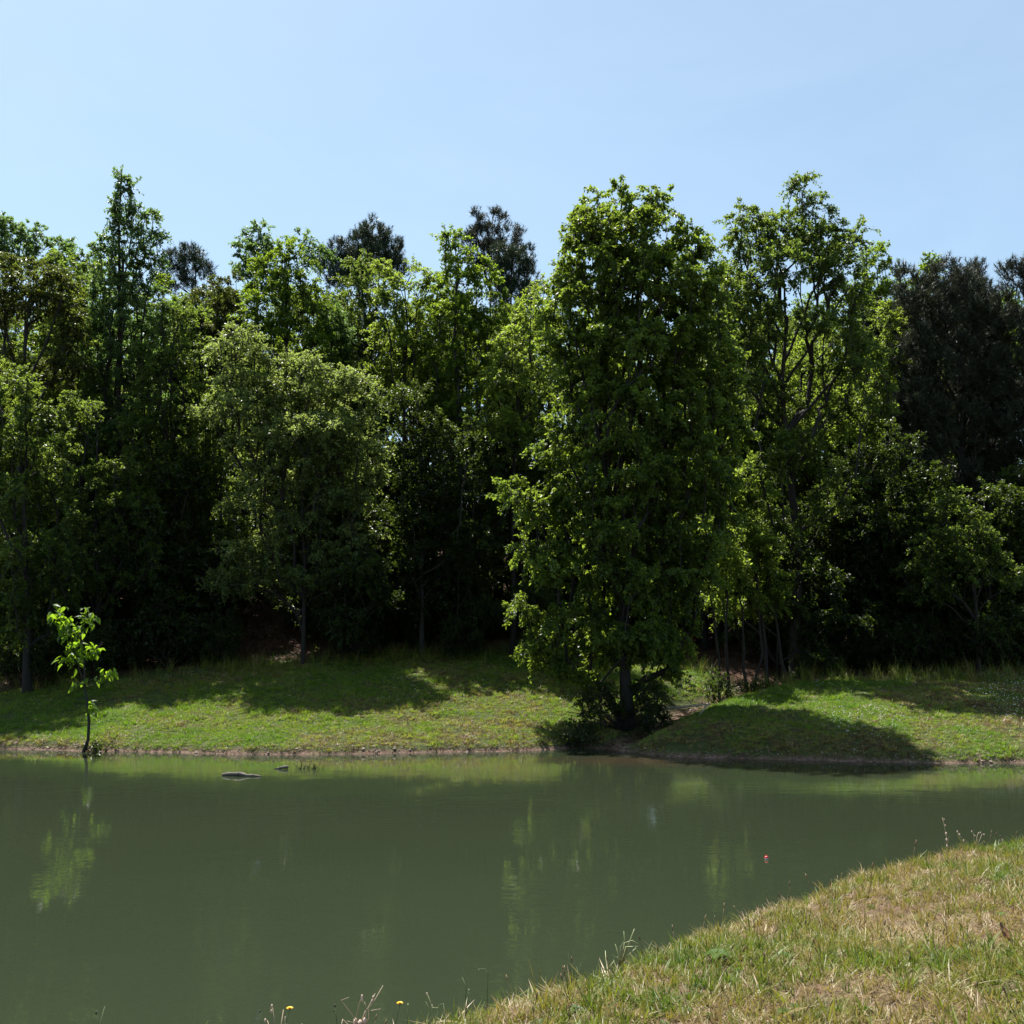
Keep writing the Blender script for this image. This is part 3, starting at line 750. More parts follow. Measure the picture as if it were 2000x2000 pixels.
# --- low dark trees that close the wood below the crowns
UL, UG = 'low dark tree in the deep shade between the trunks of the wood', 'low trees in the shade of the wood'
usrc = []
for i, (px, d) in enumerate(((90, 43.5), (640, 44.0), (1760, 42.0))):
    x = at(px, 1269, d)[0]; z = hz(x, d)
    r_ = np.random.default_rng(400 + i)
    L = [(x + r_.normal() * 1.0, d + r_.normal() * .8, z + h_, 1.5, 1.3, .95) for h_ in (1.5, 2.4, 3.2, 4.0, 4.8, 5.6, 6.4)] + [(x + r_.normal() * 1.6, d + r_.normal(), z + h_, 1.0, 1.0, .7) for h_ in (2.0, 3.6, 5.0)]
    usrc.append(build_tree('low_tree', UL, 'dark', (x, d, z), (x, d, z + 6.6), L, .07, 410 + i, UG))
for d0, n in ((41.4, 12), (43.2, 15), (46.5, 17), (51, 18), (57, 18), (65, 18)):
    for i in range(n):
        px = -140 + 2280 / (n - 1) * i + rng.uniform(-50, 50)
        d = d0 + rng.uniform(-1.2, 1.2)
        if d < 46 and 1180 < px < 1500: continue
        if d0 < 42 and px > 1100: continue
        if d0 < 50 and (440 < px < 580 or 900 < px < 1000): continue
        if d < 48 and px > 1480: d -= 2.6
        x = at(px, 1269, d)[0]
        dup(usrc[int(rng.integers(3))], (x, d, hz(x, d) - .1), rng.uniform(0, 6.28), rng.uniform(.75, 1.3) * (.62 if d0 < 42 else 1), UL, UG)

for px, d, rz_, sc_, lab in ((1765, 48.5, 2.0, .95, 'dark pine in the second row, just left of the tallest right hand pine'), (1945, 49.5, 4.1, 1.05, 'dark pine in the second row between the two front pines at the right'),
                            (2120, 47.0, 1.1, 1.0, 'dark pine beyond the right edge of the picture'), (1840, 54.0, 5.2, 1.05, 'dark pine farthest back at the right')):
    x = at(px, 1269, d)[0]
    dup(trees['pine_tree'][0], (x, d, hz(x, d) - .1), rz_, sc_, lab, 'dark pines at the right')

# --- shrubs along the shaded foot of the wood
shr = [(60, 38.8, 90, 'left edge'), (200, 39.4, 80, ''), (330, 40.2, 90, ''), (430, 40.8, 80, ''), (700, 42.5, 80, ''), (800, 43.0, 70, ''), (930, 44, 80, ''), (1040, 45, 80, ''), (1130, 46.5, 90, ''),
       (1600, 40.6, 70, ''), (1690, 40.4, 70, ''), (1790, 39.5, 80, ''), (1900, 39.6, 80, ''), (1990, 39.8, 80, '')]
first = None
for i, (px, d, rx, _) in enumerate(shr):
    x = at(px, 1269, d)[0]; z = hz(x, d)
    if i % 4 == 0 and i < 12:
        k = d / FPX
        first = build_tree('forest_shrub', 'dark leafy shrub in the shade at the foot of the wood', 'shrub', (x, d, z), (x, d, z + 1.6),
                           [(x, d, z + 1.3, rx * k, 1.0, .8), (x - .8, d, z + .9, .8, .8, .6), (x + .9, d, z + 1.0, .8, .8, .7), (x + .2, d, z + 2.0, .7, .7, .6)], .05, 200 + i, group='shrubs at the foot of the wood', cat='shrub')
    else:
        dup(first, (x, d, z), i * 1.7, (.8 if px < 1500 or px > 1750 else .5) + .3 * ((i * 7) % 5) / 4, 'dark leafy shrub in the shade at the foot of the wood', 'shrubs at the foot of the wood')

# --- bushes on the lawn
def bush(name, label, px, py_top, d, rx, seed, kind='bush', mat=None):
    x = at(px, 1269, d)[0]; z = hz(x, d)
    top = at(px, py_top, d)[2] - z
    k = d / FPX
    return build_tree(name, label, kind, (x, d, z), (x, d, z + top * .8),
                      [(x, d, z + top * .68, rx * k * .8, rx * k * .7, top * .3), (x - rx * k * .45, d, z + top * .4, rx * k * .55, rx * k * .5, top * .3), (x + rx * k * .45, d + .1, z + top * .42, rx * k * .55, rx * k * .5, top * .3)],
                      .025, seed, cat='shrub')
bush('leafy_bush', 'small leafy green bush at the edge of the gully, right of the lawn tree', 1402, 1305, 36.0, 34, 301)
bush('leafy_bush', 'dark low bush in the gully below the thin stems', 1470, 1330, 36.6, 44, 302)
bush('leafy_bush', 'tangled bush around the foot of the thick forked trunk', 1590, 1270, 39.0, 50, 303, 'shrub')
bush('leafy_bush', 'leafy suckers around the foot of the lawn tree', 1258, 1318, 33.9, 44, 304)
bush('leafy_bush', 'dark brush in the lawn tree shade, close left of its trunk', 1172, 1325, 33.3, 46, 305, 'shrub')
bush('leafy_bush', 'added low dark brush in place of the lawn tree shadow on the inlet bank, farthest left of the lawn tree trunk', 1130, 1398, 32.2, 46, 307, 'bush')  # added brush, its dark mass stands in for the tree's cast shadow
bush('leafy_bush', 'dark brush in the gully mouth, between the lawn tree trunk and the pale branch', 1275, 1352, 33.0, 34, 308, 'shrub')
bush('leafy_bush', 'small dark bush on the water edge beside the sapling', 206, 1453, 31.0, 34, 306, 'bush')

# bare twiggy branches at the foot of the lawn tree
rng = np.random.default_rng(77)
g = Geo()
c0 = at(1215, 1390, 33.6)
for i in range(34):
    a = rng.uniform(PI * .55, PI * 1.25) if i < 24 else rng.uniform(-.5, .9)
    L = rng.uniform(.9, 2.3)
    e = np.array((math.cos(a) * L, rng.uniform(-1.1, .2), rng.uniform(.5, 1.8)))
    s = np.array((rng.uniform(-.3, .3), rng.uniform(-.2, .2), 0))
    q = wobble(rng, s, s + e, 6, .05); q[:, 2] -= np.linspace(0, 1, 6) ** 2 * .3
    g.tube(q, np.linspace(.014, .005, 6), 4)
    for j in range(3):
        b0 = q[2 + j]
        g.tube(wobble(rng, b0, b0 + rng.normal(size=3) * .28, 3, .02), np.linspace(.007, .004, 3), 3)
zc = hz(c0[0], 33.6)
props(obj('twig_tangle', g.mesh('twig_tangle', M['bark']), loc=(c0[0], 33.6, zc)), 'tangle of bare twigs arching left at the foot of the lawn tree', 'twigs')

# --- sapling at the far water edge, its big leaves one by one
rng = np.random.default_rng(8)
sd_ = 30.95
sb = at(166, 1466, sd_); sb[2] = hz(sb[0], sd_) - .03
sap = thing('sapling', 'slender young sapling with big sunlit leaves on the far water edge', 'sapling', sb)
def sp(px, py, dy=0): return at(px, py, sd_ + dy) - sb
g = Geo()
stem = np.array([sp(163, 1470), sp(172, 1445), sp(174, 1410), sp(170, 1370), sp(166, 1345), sp(165, 1320), sp(164, 1290), sp(160, 1255), sp(152, 1225)])
g.tube(stem, np.linspace(.052, .014, len(stem)), 8)
br = [([(166, 1345), (157, 1315), (150, 1285), (140, 1250), (125, 1215), (112, 1190)], .022), ([(164, 1290), (160, 1262), (158, 1232), (164, 1206), (172, 1192)], .018),
      ([(166, 1343), (178, 1328), (195, 1322), (222, 1310)], .016), ([(166, 1343), (182, 1337), (200, 1333)], .014), ([(171, 1380), (176, 1372), (182, 1378)], .010),
      ([(163, 1300), (172, 1280), (186, 1268), (200, 1258)], .012), ([(158, 1300), (140, 1284), (122, 1290)], .012), ([(160, 1250), (140, 1235), (122, 1225)], .012), ([(164, 1340), (150, 1330), (138, 1340)], .010),
      ([(185, 1268), (195, 1258), (201, 1254)], .006)]
brp = []
for pts, r in br:
    q = np.array([sp(px, py, rng.uniform(-.25, .25) * min(1, i / 2)) for i, (px, py) in enumerate(pts)])
    g.tube(q, np.linspace(r, .006, len(q)), 5); brp.append(q)
obj('trunk', g.mesh('sapling_trunk', M['bark_grey'], True), sap)
leaf_meshes = []
for i in range(4):
    w, cup, L = .21 + .03 * i, .10 + .04 * i, 1.0
    ys = np.array((0, .18, .42, .68, 1.0)); hw = np.array((.03, .8, 1.0, .62, .0)) * w
    v, f = [], []
    for yk, hk in zip(ys, hw):
        zz = -.22 * yk ** 2
        v += [(-hk, yk, zz + cup * hk / w * .6), (0, yk, zz), (hk, yk, zz + cup * hk / w * .6)]
    for a in range(4):
        for s in (0, 1):
            f.append((a * 3 + s, a * 3 + s + 1, a * 3 + s + 4, a * 3 + s + 3))
    leaf_meshes.append(make_mesh('sapling_leaf', v, [np.array(f)], M['leaf_sap'], np.full(len(v), .2 + .25 * i), True))
clus = [((116, 1196), 17, 18), ((108, 1205), 12, 12), ((130, 1215), 18, 20), ((172, 1198), 14, 15), ((178, 1215), 10, 9), ((165, 1220), 14, 12), ((140, 1238), 18, 20), ((155, 1250), 14, 12), ((128, 1235), 14, 10),
        ((165, 1268), 16, 18), ((148, 1275), 16, 14), ((180, 1272), 12, 12), ((190, 1268), 8, 8), ((135, 1285), 14, 12), ((150, 1295), 14, 8), ((208, 1313), 10, 10), ((218, 1310), 7, 6), ((195, 1326), 7, 6), ((176, 1374), 6, 8), ((180, 1385), 6, 5), ((142, 1325), 7, 4), ((144, 1338), 6, 3), ((166, 1330), 7, 5), ((122, 1282), 8, 5), ((170, 1212), 12, 8)]
for (cx, cy), rad, n in clus:
    for j in range(int(n * 1.2)):
        p = sp(cx + float(np.clip(rng.normal(), -1.3, 1.3)) * rad * .68, cy + float(np.clip(rng.normal(), -1.3, 1.3)) * rad * .68, float(np.clip(rng.normal(), -1.5, 1.5)) * rad * .68 * sd_ / FPX)
        ax = np.array((rng.normal() * .8, rng.normal() * .8, -.55 + rng.normal() * .35))
        nrm = np.array((rng.normal() * .5, rng.normal() * .5, 1.0))
        ax = ax / np.linalg.norm(ax)
        sdv = np.cross(ax, nrm); sdv /= np.linalg.norm(sdv); nv = np.cross(sdv, ax)
        s = rng.uniform(.15, .29)
        o = bpy.data.objects.new('leaf', leaf_meshes[int(rng.integers(4))])
        COL.objects.link(o); o.parent = sap
        m4 = Matrix(((sdv[0], ax[0], nv[0], p[0]), (sdv[1], ax[1], nv[1], p[1]), (sdv[2], ax[2], nv[2], p[2]), (0, 0, 0, 1)))
        o.matrix_local = m4 @ Matrix.Scale(s, 4)

# ------------------------------------------------------------------ grass
def blade_tuft(name, rng, n, h, w, spread, lean, mat, segs=3, curl=.5):
    v, f, t = [], [], []
    for i in range(n):
        a = rng.uniform(0, 2 * PI)
        b = np.array((math.cos(a), math.sin(a), 0)) * rng.uniform(0, spread)
        da = a + rng.normal() * .8
        d = np.array((math.cos(da), math.sin(da), 0)); s = np.array((-d[1], d[0], 0))
        H = h * rng.uniform(.5, 1.2); ln = lean * rng.uniform(.2, 1.3); W = w * rng.uniform(.7, 1.3)
        base = len(v); tt = rng.random()
        for q in range(segs):
            k = q / segs
            p = b + d * (ln * H * (k + curl * k * k)) + np.array((0, 0, H * (k - .35 * ln * curl * k * k)))
            v += [p + s * W * (1 - .6 * k) / 2, p - s * W * (1 - .6 * k) / 2]; t += [tt, tt]
        k = 1.0
        v.append(b + d * (ln * H * (k + curl)) + np.array((0, 0, H * (k - .35 * ln * curl)))); t.append(tt)
        for q in range(segs - 1):
            f += [(base + 2 * q, base + 2 * q + 1, base + 2 * q + 2), (base + 2 * q + 1, base + 2 * q + 3, base + 2 * q + 2)]
        f.append((base + 2 * segs - 2, base + 2 * segs - 1, base + 2 * segs))
    return bpy.data.objects.new(name, make_mesh(name, v, [np.array(f)], mat, t))

def grass_mat(name, stops, trans, tfac=.3, rough=.5):
    m, nt, b, out = new_mat(name)
    t = attr(nt, 'tone', 'INSTANCER')
    r = ramp(nt, stops)
    ad = nt.nodes.new('ShaderNodeMath'); ad.operation = 'MULTIPLY_ADD'
    nt.links.new(attr(nt, 'tint').outputs['Fac'], ad.inputs[0]); ad.inputs[1].default_value = .3
    nt.links.new(t.outputs['Fac'], ad.inputs[2])
    nt.links.new(ad.outputs[0], r.inputs[0])
    nt.links.new(r.outputs[0], b.inputs['Base Color'])
    b.inputs['Roughness'].default_value = rough
    b.inputs['Specular IOR Level'].default_value = .35
    tr = nt.nodes.new('ShaderNodeBsdfTranslucent')
    c = mixc(nt, 1.0, r.outputs[0], trans, 'MULTIPLY')
    nt.links.new(c, tr.inputs[0])
    mx = nt.nodes.new('ShaderNodeMixShader'); mx.inputs[0].default_value = tfac
    nt.links.new(b.outputs[0], mx.inputs[1]); nt.links.new(tr.outputs[0], mx.inputs[2])
    nt.links.new(mx.outputs[0], out.inputs['Surface'])
    return m
# tone 0..1 runs from dry straw to lush green
MG = grass_mat('grass_blade', ((0.0, (0.2305, 0.1505, 0.0752)), (0.30, (0.1951, 0.1505, 0.0450)), (0.50, (0.1329, 0.1430, 0.0225)), (0.75, (0.0931, 0.1316, 0.0150)), (1.0, (0.0531, 0.0978, 0.0121))), (1.5, 1.7, .8), .36)
ML = grass_mat('lawn_blade', ((0.0, (0.2810, 0.2061, 0.1031)), (0.30, (0.2249, 0.2061, 0.0602)), (0.50, (0.1592, 0.2019, 0.0309)), (0.75, (0.1171, 0.1847, 0.0223)), (1.0, (0.0750, 0.1417, 0.0172))), (1.6, 1.8, .8), .36)
MS = grass_mat('dry_grass', ((0.0, (0.1139, 0.0598, 0.0350)), (0.4, (0.2034, 0.1292, 0.0687)), (0.8, (0.2864, 0.2262, 0.1234)), (1.0, (0.2604, 0.2198, 0.0953))), (1.1, 1.0, .8), .2)

def scatter(name, pts, rz, tilt, scl, tone, idx, sources, label, kind='stuff'):
    me = bpy.data.meshes.new(name)
    me.vertices.add(len(pts)); me.vertices.foreach_set('co', np.asarray(pts, np.float32).ravel())
    rot = np.stack((tilt[:, 0], tilt[:, 1], rz), -1).astype(np.float32)
    a = me.attributes.new('rot', 'FLOAT_VECTOR', 'POINT'); a.data.foreach_set('vector', rot.ravel())
    a = me.attributes.new('scl', 'FLOAT', 'POINT'); a.data.foreach_set('value', scl.astype(np.float32))
    a = me.attributes.new('tone', 'FLOAT', 'POINT'); a.data.foreach_set('value', tone.astype(np.float32))
    a = me.attributes.new('idx', 'INT', 'POINT'); a.data.foreach_set('value', idx.astype(np.int32))
    o = obj(name, me)
    ng = bpy.data.node_groups.new(name, 'GeometryNodeTree')
    ng.interface.new_socket('Geometry', in_out='INPUT', socket_type='NodeSocketGeometry')
    ng.interface.new_socket('Geometry', in_out='OUTPUT', socket_type='NodeSocketGeometry')
    N, Lk = ng.nodes, ng.links
    gi, go = N.new('NodeGroupInput'), N.new('NodeGroupOutput')
    ip = N.new('GeometryNodeInstanceOnPoints'); ip.inputs['Pick Instance'].default_value = True
    j = N.new('GeometryNodeJoinGeometry')
    for s in reversed(sources):                        # the join hands them on last first
        oi = N.new('GeometryNodeObjectInfo'); oi.inputs['Object'].default_value = s; oi.inputs['As Instance'].default_value = True
        Lk.new(oi.outputs['Geometry'], j.inputs[0])
    def na(nm, ty):
        q = N.new('GeometryNodeInputNamedAttribute'); q.data_type = ty; q.inputs['Name'].default_value = nm
        return q.outputs['Attribute']
    er = N.new('FunctionNodeEulerToRotation')
    Lk.new(na('rot', 'FLOAT_VECTOR'), er.inputs[0])
    Lk.new(gi.outputs[0], ip.inputs['Points']); Lk.new(j.outputs[0], ip.inputs['Instance'])
    Lk.new(na('idx', 'INT'), ip.inputs['Instance Index'])
    Lk.new(er.outputs[0], ip.inputs['Rotation']); Lk.new(na('scl', 'FLOAT'), ip.inputs['Scale'])
    Lk.new(ip.outputs[0], go.inputs[0])
    md = o.modifiers.new('grow', 'NODES'); md.node_group = ng
    return props(o, label, kind=kind)

rng = np.random.default_rng(3)
# near bank: dense turf of green and straw
near_src = [blade_tuft('grass_tuft', rng, 9, .075, .0095, .04, 1.0, MG), blade_tuft('grass_tuft', rng, 11, .055, .0085, .05, 1.3, MG), blade_tuft('grass_tuft', rng, 7, .115, .0100, .03, .7, MG),
            blade_tuft('straw_tuft', rng, 12, .036, .0055, .06, 2.2, MS), blade_tuft('straw_tuft', rng, 8, .055, .0050, .05, 1.7, MS)]
def extra_src():
    g = Geo()
    g.tube([(0, 0, 0), (.004, .002, .08), (.012, .0, .15), (.022, .0, .21)], [.0022, .002, .0017, .0012], 4, .15)
    g.tube([(.020, 0, .20), (.024, 0, .225), (.027, 0, .245)], [.002, .0055, .002], 5, .0)
    a = bpy.data.objects.new('seed_stalk_small', g.mesh('seed_stalk_small', MS))
    g = Geo()
    for i in range(7):
        th = i * 2 * PI / 7 + .3 * rng.random(); L = rng.uniform(.05, .085); w = L * .24
        d = np.array((math.cos(th), math.sin(th), 0)); sv = np.array((-d[1], d[0], 0)); up = np.array((0, 0, 1.0))
        g.add([d * .005 + up * .01, d * L * .5 + sv * w + up * .035, d * L + up * .022, d * L * .5 - sv * w + up * .035], None, [(0, 1, 2, 3)], .9)
    return [a, bpy.data.objects.new('weed_rosette', g.mesh('weed_rosette', MG))]
near_src += extra_src()
n = 120000
x = rng.uniform(-3.0, 15.5, n); y = rng.uniform(3.5, 18, n)
e = near_y(x) - y
inview = (np.abs(x) < .56 * y + .8) & (e > -.55)
zz = height(x, y)
keep = inview & (zz > .06) & (rng.random(n) < np.clip(7.5 / y, .25, 1) ** 0.6)
x, y, e, zz = x[keep], y[keep], e[keep], zz[keep]
gn = fbm(x, y, 1.3, 51) * .55 + fbm(x, y, .35, 52) * .45
right = np.clip((y - 9) / 5, 0, 1)                              # the far right of the bank is drier
u = rng.random(len(x))
p_straw = np.clip(.24 + (0.5 - gn) * 1.9 + .05 * right + .15 * (e < .3), .08, .93)
idx = np.where(u < p_straw, 3 + (rng.random(len(x)) < .4), (rng.random(len(x)) * 3).astype(int))
ex = rng.random(len(x))
idx = np.where(ex < .012, 5, np.where((ex < .030) & (fbm(x, y, 1.0, 58) > .5), 6, idx))
tone = np.clip(.36 + (gn - .5) * 1.7 + rng.normal(size=len(x)) * .16 - .12 * right, 0, 1)
tone = np.where(idx == 6, .75, tone)
tone = np.where((idx >= 3) & (idx < 6), np.clip(.45 + rng.normal(size=len(x)) * .25 + (fbm(x, y, .9, 57) - .5) * .8, 0, 1), tone)
scl = rng.uniform(.5, 1.2, len(x)) * np.where(rng.random(len(x)) < .05, 1.6, 1.0) * (.75 + .6 * gn)
scatter('bank_grass', np.stack((x, y, zz - .006), -1), rng.uniform(0, 6.28, len(x)), rng.normal(size=(len(x), 2)) * .25, scl, tone, idx, near_src, 'mixed green and straw coloured grass on the near bank')

# far lawn
lawn_src = [blade_tuft('lawn_tuft', rng, 16, .060, .012, .09, .7, ML, 2), blade_tuft('lawn_tuft', rng, 16, .045, .012, .10, .9, ML, 2), blade_tuft('lawn_tuft', rng, 12, .10, .012, .07, .6, ML, 2),
            blade_tuft('lawn_straw', rng, 14, .05, .010, .09, 1.3, MS, 2)]
n = 150000
x = rng.uniform(-25, 25, n); y = rng.uniform(26.5, 47, n)
zz = height(x, y); t = y - far_y(x)
fy = np.interp(x, [-40, -20, -12, -6, -1, 2, 6, 9, 12, 25], [38.4, 38.4, 40.0, 42.0, 43.5, 45, 43, 37.5, 38.0, 38.5])
gd = seg_dist(x, y, gully_pts)
dens = np.clip((fy + (fbm(x, y, 1.7, 41) - .5) * 3 - y) / 1.2, 0, 1) * np.clip((zz - .05 - (fbm(x, y, .5, 44) - .5) * .16) / .06, 0, 1) * np.clip((gd - .40 + (fbm(x, y, .5, 46) - .5) * .6) / .5, .05, 1)
dens = dens * np.clip(1 - (fbm(x, y, .9, 64) - .68) * 7, .25, 1)
keep = (t > .05) & (np.abs(x) < .56 * y + 1) & (rng.random(n) < dens)
x, y, zz, t = x[keep], y[keep], zz[keep], t[keep]
gn = fbm(x, y, 2.6, 61) * .6 + fbm(x, y, .7, 62) * .4
edge = np.clip(1 - (t - .2) / 1.4, 0, 1)
p_straw = np.clip(.34 + (.47 - gn) * 1.8 + .25 * edge + .12 * np.clip((x - 9) / 6, 0, 1), .02, .8)
idx = np.where(rng.random(len(x)) < p_straw, 3, (rng.random(len(x)) * 2.5).astype(int))
tone = np.clip(.44 + (gn - .5) * 1.5 + rng.normal(size=len(x)) * .12 - .16 * edge, 0, 1)
scatter('lawn_grass', np.stack((x, y, zz - .006), -1), rng.uniform(0, 6.28, len(x)), rng.normal(size=(len(x), 2)) * .2, rng.uniform(.7, 1.3, len(x)) * np.where((rng.random(len(x)) < .25) & (fbm(x, y, .45, 66) > .66), 1.9, 1.0), tone, idx, lawn_src, 'short green lawn grass on the far bank')

# white clover heads in the lawn at the right
m_clover = plain_mat('clover_white', (.62, .62, .58), .7)
g = Geo()
for q in range(3):
    th = np.arange(6) * PI / 3
    r = (.011, .016, .009)[q]; zq = .085 + .011 * q
    g.add(np.stack((np.cos(th) * r, np.sin(th) * r, th * 0 + zq), -1))
f4 = [(a * 6 + b_, a * 6 + (b_ + 1) % 6, a * 6 + 6 + (b_ + 1) % 6, a * 6 + 6 + b_) for a in range(2) for b_ in range(6)]
g.f4.append(np.array(f4)); g.add([(0, 0, .118)], None)
g.f3.append(np.array([(12 + b_, 12 + (b_ + 1) % 6, 18) for b_ in range(6)]))
clover = bpy.data.objects.new('clover_head', g.mesh('clover_head', m_clover))
n = 2600
x = np.concatenate((rng.uniform(9.5, 20, n), rng.uniform(-8, 6, n // 5))); y = rng.uniform(29, 38.5, len(x))
keep = (rng.random(len(x)) < np.clip((fbm(x, y, 2.0, 71) - .42) * 4, 0, 1)) & (y - far_y(x) > 1.2) & (seg_dist(x, y, gully_pts) > 1)
x, y = x[keep], y[keep]
scatter('clover_flowers', np.stack((x, y, height(x, y)), -1), x, np.zeros((len(x), 2)), rng.uniform(.5, .85, len(x)), np.ones(len(x)), np.zeros(len(x), int), [clover], 'tiny white clover heads dotted over the right lawn')

# tall unmown grass at the foot of the wood
tall_src = [blade_tuft('tall_tuft', rng, 14, .75, .014, .10, .35, MG), blade_tuft('tall_tuft', rng, 10, .55, .012, .12, .5, MG)]
n = 5200
x = rng.uniform(-22, 22, n); y = rng.uniform(36.5, 44, n)
fy = np.interp(x, [-40, -20, -12, -6, -1, 2, 6, 9, 12, 25], [38.4, 38.4, 40.0, 42.0, 43.5, 45, 43, 37.5, 38.0, 38.5])
dd = y - fy + 1.0
keep = (rng.random(n) < np.exp(-(dd / 1.1) ** 2) * (.25 + .9 * (fbm(x, y, 2, 81) > .5)))
keep |= (rng.random(n) < .5) & (np.hypot((x + 10.2) / 3.2, (y - 39.4) / 1.3) < 1)
x, y = x[keep], y[keep]
scatter('tall_grass', np.stack((x, y, height(x, y)), -1), rng.uniform(0, 6.28, len(x)), rng.normal(size=(len(x), 2)) * .12, rng.uniform(.5, 1.1, len(x)), np.clip(.5 + rng.normal(size=len(x)) * .2, 0, 1), rng.integers(0, 2, len(x)), tall_src, 'tall unmown grass along the foot of the wood')

# leaf litter on the forest floor and in the gully
m_lit = leaf_mat('dead_leaf', (.060, .030, .020), (.26, .16, .12), (.12, .06, .03), .15, .6, 'INSTANCER')
def litter_src():
    v, f = [], []
    for i in range(9):
        p = np.array((rng.normal() * .16, rng.normal() * .16, rng.uniform(.005, .04))); a = rng.uniform(0, 6.28)
        d = np.array((math.cos(a), math.sin(a), rng.normal() * .4)); s = np.array((-d[1], d[0], rng.normal() * .3)); L = rng.uniform(.06, .11)
        b0 = len(v); v += [p, p + d * L * .5 + s * L * .3, p + d * L, p + d * L * .5 - s * L * .3]; f.append((b0, b0 + 1, b0 + 2, b0 + 3))
    return bpy.data.objects.new('dead_leaves', make_mesh('dead_leaves', v, [np.array(f)], m_lit))
n = 26000
x = rng.uniform(-24, 24, n); y = rng.uniform(37, 56, n)
fy = np.interp(x, [-40, -20, -12, -6, -1, 2, 6, 9, 12, 25], [38.4, 38.4, 40.0, 42.0, 43.5, 45, 43, 37.5, 38.0, 38.5])
keep = rng.random(n) < np.clip((y - fy + .5) / 2, 0, 1)
x, y = x[keep], y[keep]
q = rng.integers(0, len(gully_pts) - 1, 420); s_ = rng.random(420)
gp = gully_pts[q] + (gully_pts[q + 1] - gully_pts[q]) * s_[:, None] + rng.normal(size=(420, 2)) * .35
gp = gp[gp[:, 1] > 30.8]
x, y = np.concatenate((x, gp[:, 0])), np.concatenate((y, gp[:, 1]))
zz = height(x, y)
scatter('leaf_litter', np.stack((x, y, zz), -1), rng.uniform(0, 6.28, len(x)), np.zeros((len(x), 2)), rng.uniform(.7, 1.4, len(x)), np.clip(.5 + rng.normal(size=len(x)) * .3, 0, 1), rng.integers(0, 2, len(x)), [litter_src(), litter_src()], 'brown fallen leaves on the forest floor')

# stones and clods along the far water edge
m_clod = plain_mat('mud_clod', (.20, .15, .12), .9, .4, 6)
def clod():
    g = Geo(); th = np.arange(7) * 2 * PI / 7
    r1 = 1 + rng.normal(size=7) * .15; r2 = .6 + rng.normal(size=7) * .1
    g.add(np.vstack((np.stack((np.cos(th) * r1, np.sin(th) * r1, th * 0 - .2), -1), np.stack((np.cos(th) * r2, np.sin(th) * r2, .55 + rng.normal(size=7) * .1), -1), [(0, 0, .75)])),
          [(7 + i, 7 + (i + 1) % 7, 14) for i in range(7)], [(i, (i + 1) % 7, 7 + (i + 1) % 7, 7 + i) for i in range(7)])
    return bpy.data.objects.new('clod', g.mesh('clod', m_clod))
n = 1500
x = rng.uniform(-19, 19, n); y = far_y(x) + np.abs(rng.normal(size=n)) * .16 - .02
zz = height(x, y)
scatter('shore_clods', np.stack((x, y, zz), -1), rng.uniform(0, 6.28, n), rng.normal(size=(n, 2)) * .2, rng.uniform(.008, .026, n) * (1 + 1.2 * (rng.random(n) < .05)), np.ones(n), rng.integers(0, 3, n), [clod(), clod(), clod()], 'small stones and mud clods along the far water edge')

# ------------------------------------------------------------------ small things
rng = np.random.default_rng(21)
def log_mesh(name, pts, rad, mat, sides=9, rough=.12, flat=1.0):
    g = Geo()
    g.tube(pts, rad, sides)
    v = g.v[0]
    v += rng.normal(size=v.shape) * np.mean(rad) * rough
    return g.mesh(name, mat)
p0, p1 = on_z(434, 1515), on_z(509, 1517)
c = (p0 + p1) / 2
q = np.linspace(0, 1, 12)[:, None]
lp = p0 + (p1 - p0) * q - c
lp[:, 2] = .012 + .038 * np.exp(-((q[:, 0] - .35) / .28) ** 2) + .01 * np.sin(q[:, 0] * 17)
lr = .020 + .036 * np.exp(-((q[:, 0] - .38) / .38) ** 2)
lg = thing('floating_log', 'dark weathered log floating low on the pond, larger of the two pieces of driftwood', 'log', c)
obj('bark_side', log_mesh('floating_log', lp, lr, M['driftwood']), lg)
g = Geo(); g.tube([lp[4], lp[4] + (-.01, 0, .10)], [.009, .004], 5); g.tube([lp[8], lp[8] + (.03, .01, .06)], [.008, .004], 5)
obj('branch_stub', g.mesh('branch_stub', M['driftwood']), lg)
c = on_z(551, 1502)
lp = np.array([(-.22, 0, -.01), (-.12, 0, .012), (0, 0, .035), (.08, 0, .048), (.13, .01, .045), (.15, .01, .02)])
props(obj('driftwood', log_mesh('driftwood', lp, [.012, .022, .035, .045, .040, .02], M['driftwood'], 9, .15), loc=c), 'small grey stub of driftwood floating nearer the far shore', 'driftwood')
g = Geo()
for i in range(30):
    bx = rng.normal() * .10 + (.12 if i % 2 else -.14)
    a = rng.normal(size=3) * np.array((.09, .06, 0)) + np.array((0, 0, rng.uniform(.05, .17)))
    g.tube(wobble(rng, np.array((bx, rng.normal() * .05, -.02)), np.array((bx, 0, 0)) + a, 4, .012), np.linspace(.008, .003, 4), 4)
props(obj('water_twigs', g.mesh('water_twigs', M['bark']), loc=on_z(604, 1502)), 'clump of dead twigs sticking out of the pond beside the driftwood', 'twigs')
g = Geo(); g.tube([(0, 0, -.03), (.01, 0, .07), (-.02, 0, .12), (-.035, 0, .17)], [.010, .009, .007, .004], 5); g.tube([(.005, 0, .08), (.03, 0, .11)], [.006, .004], 4)
props(obj('water_twig', g.mesh('water_twig', M['bark']), loc=on_z(588, 1496)), 'single bent twig poking up just left of the twig clump', 'twig')

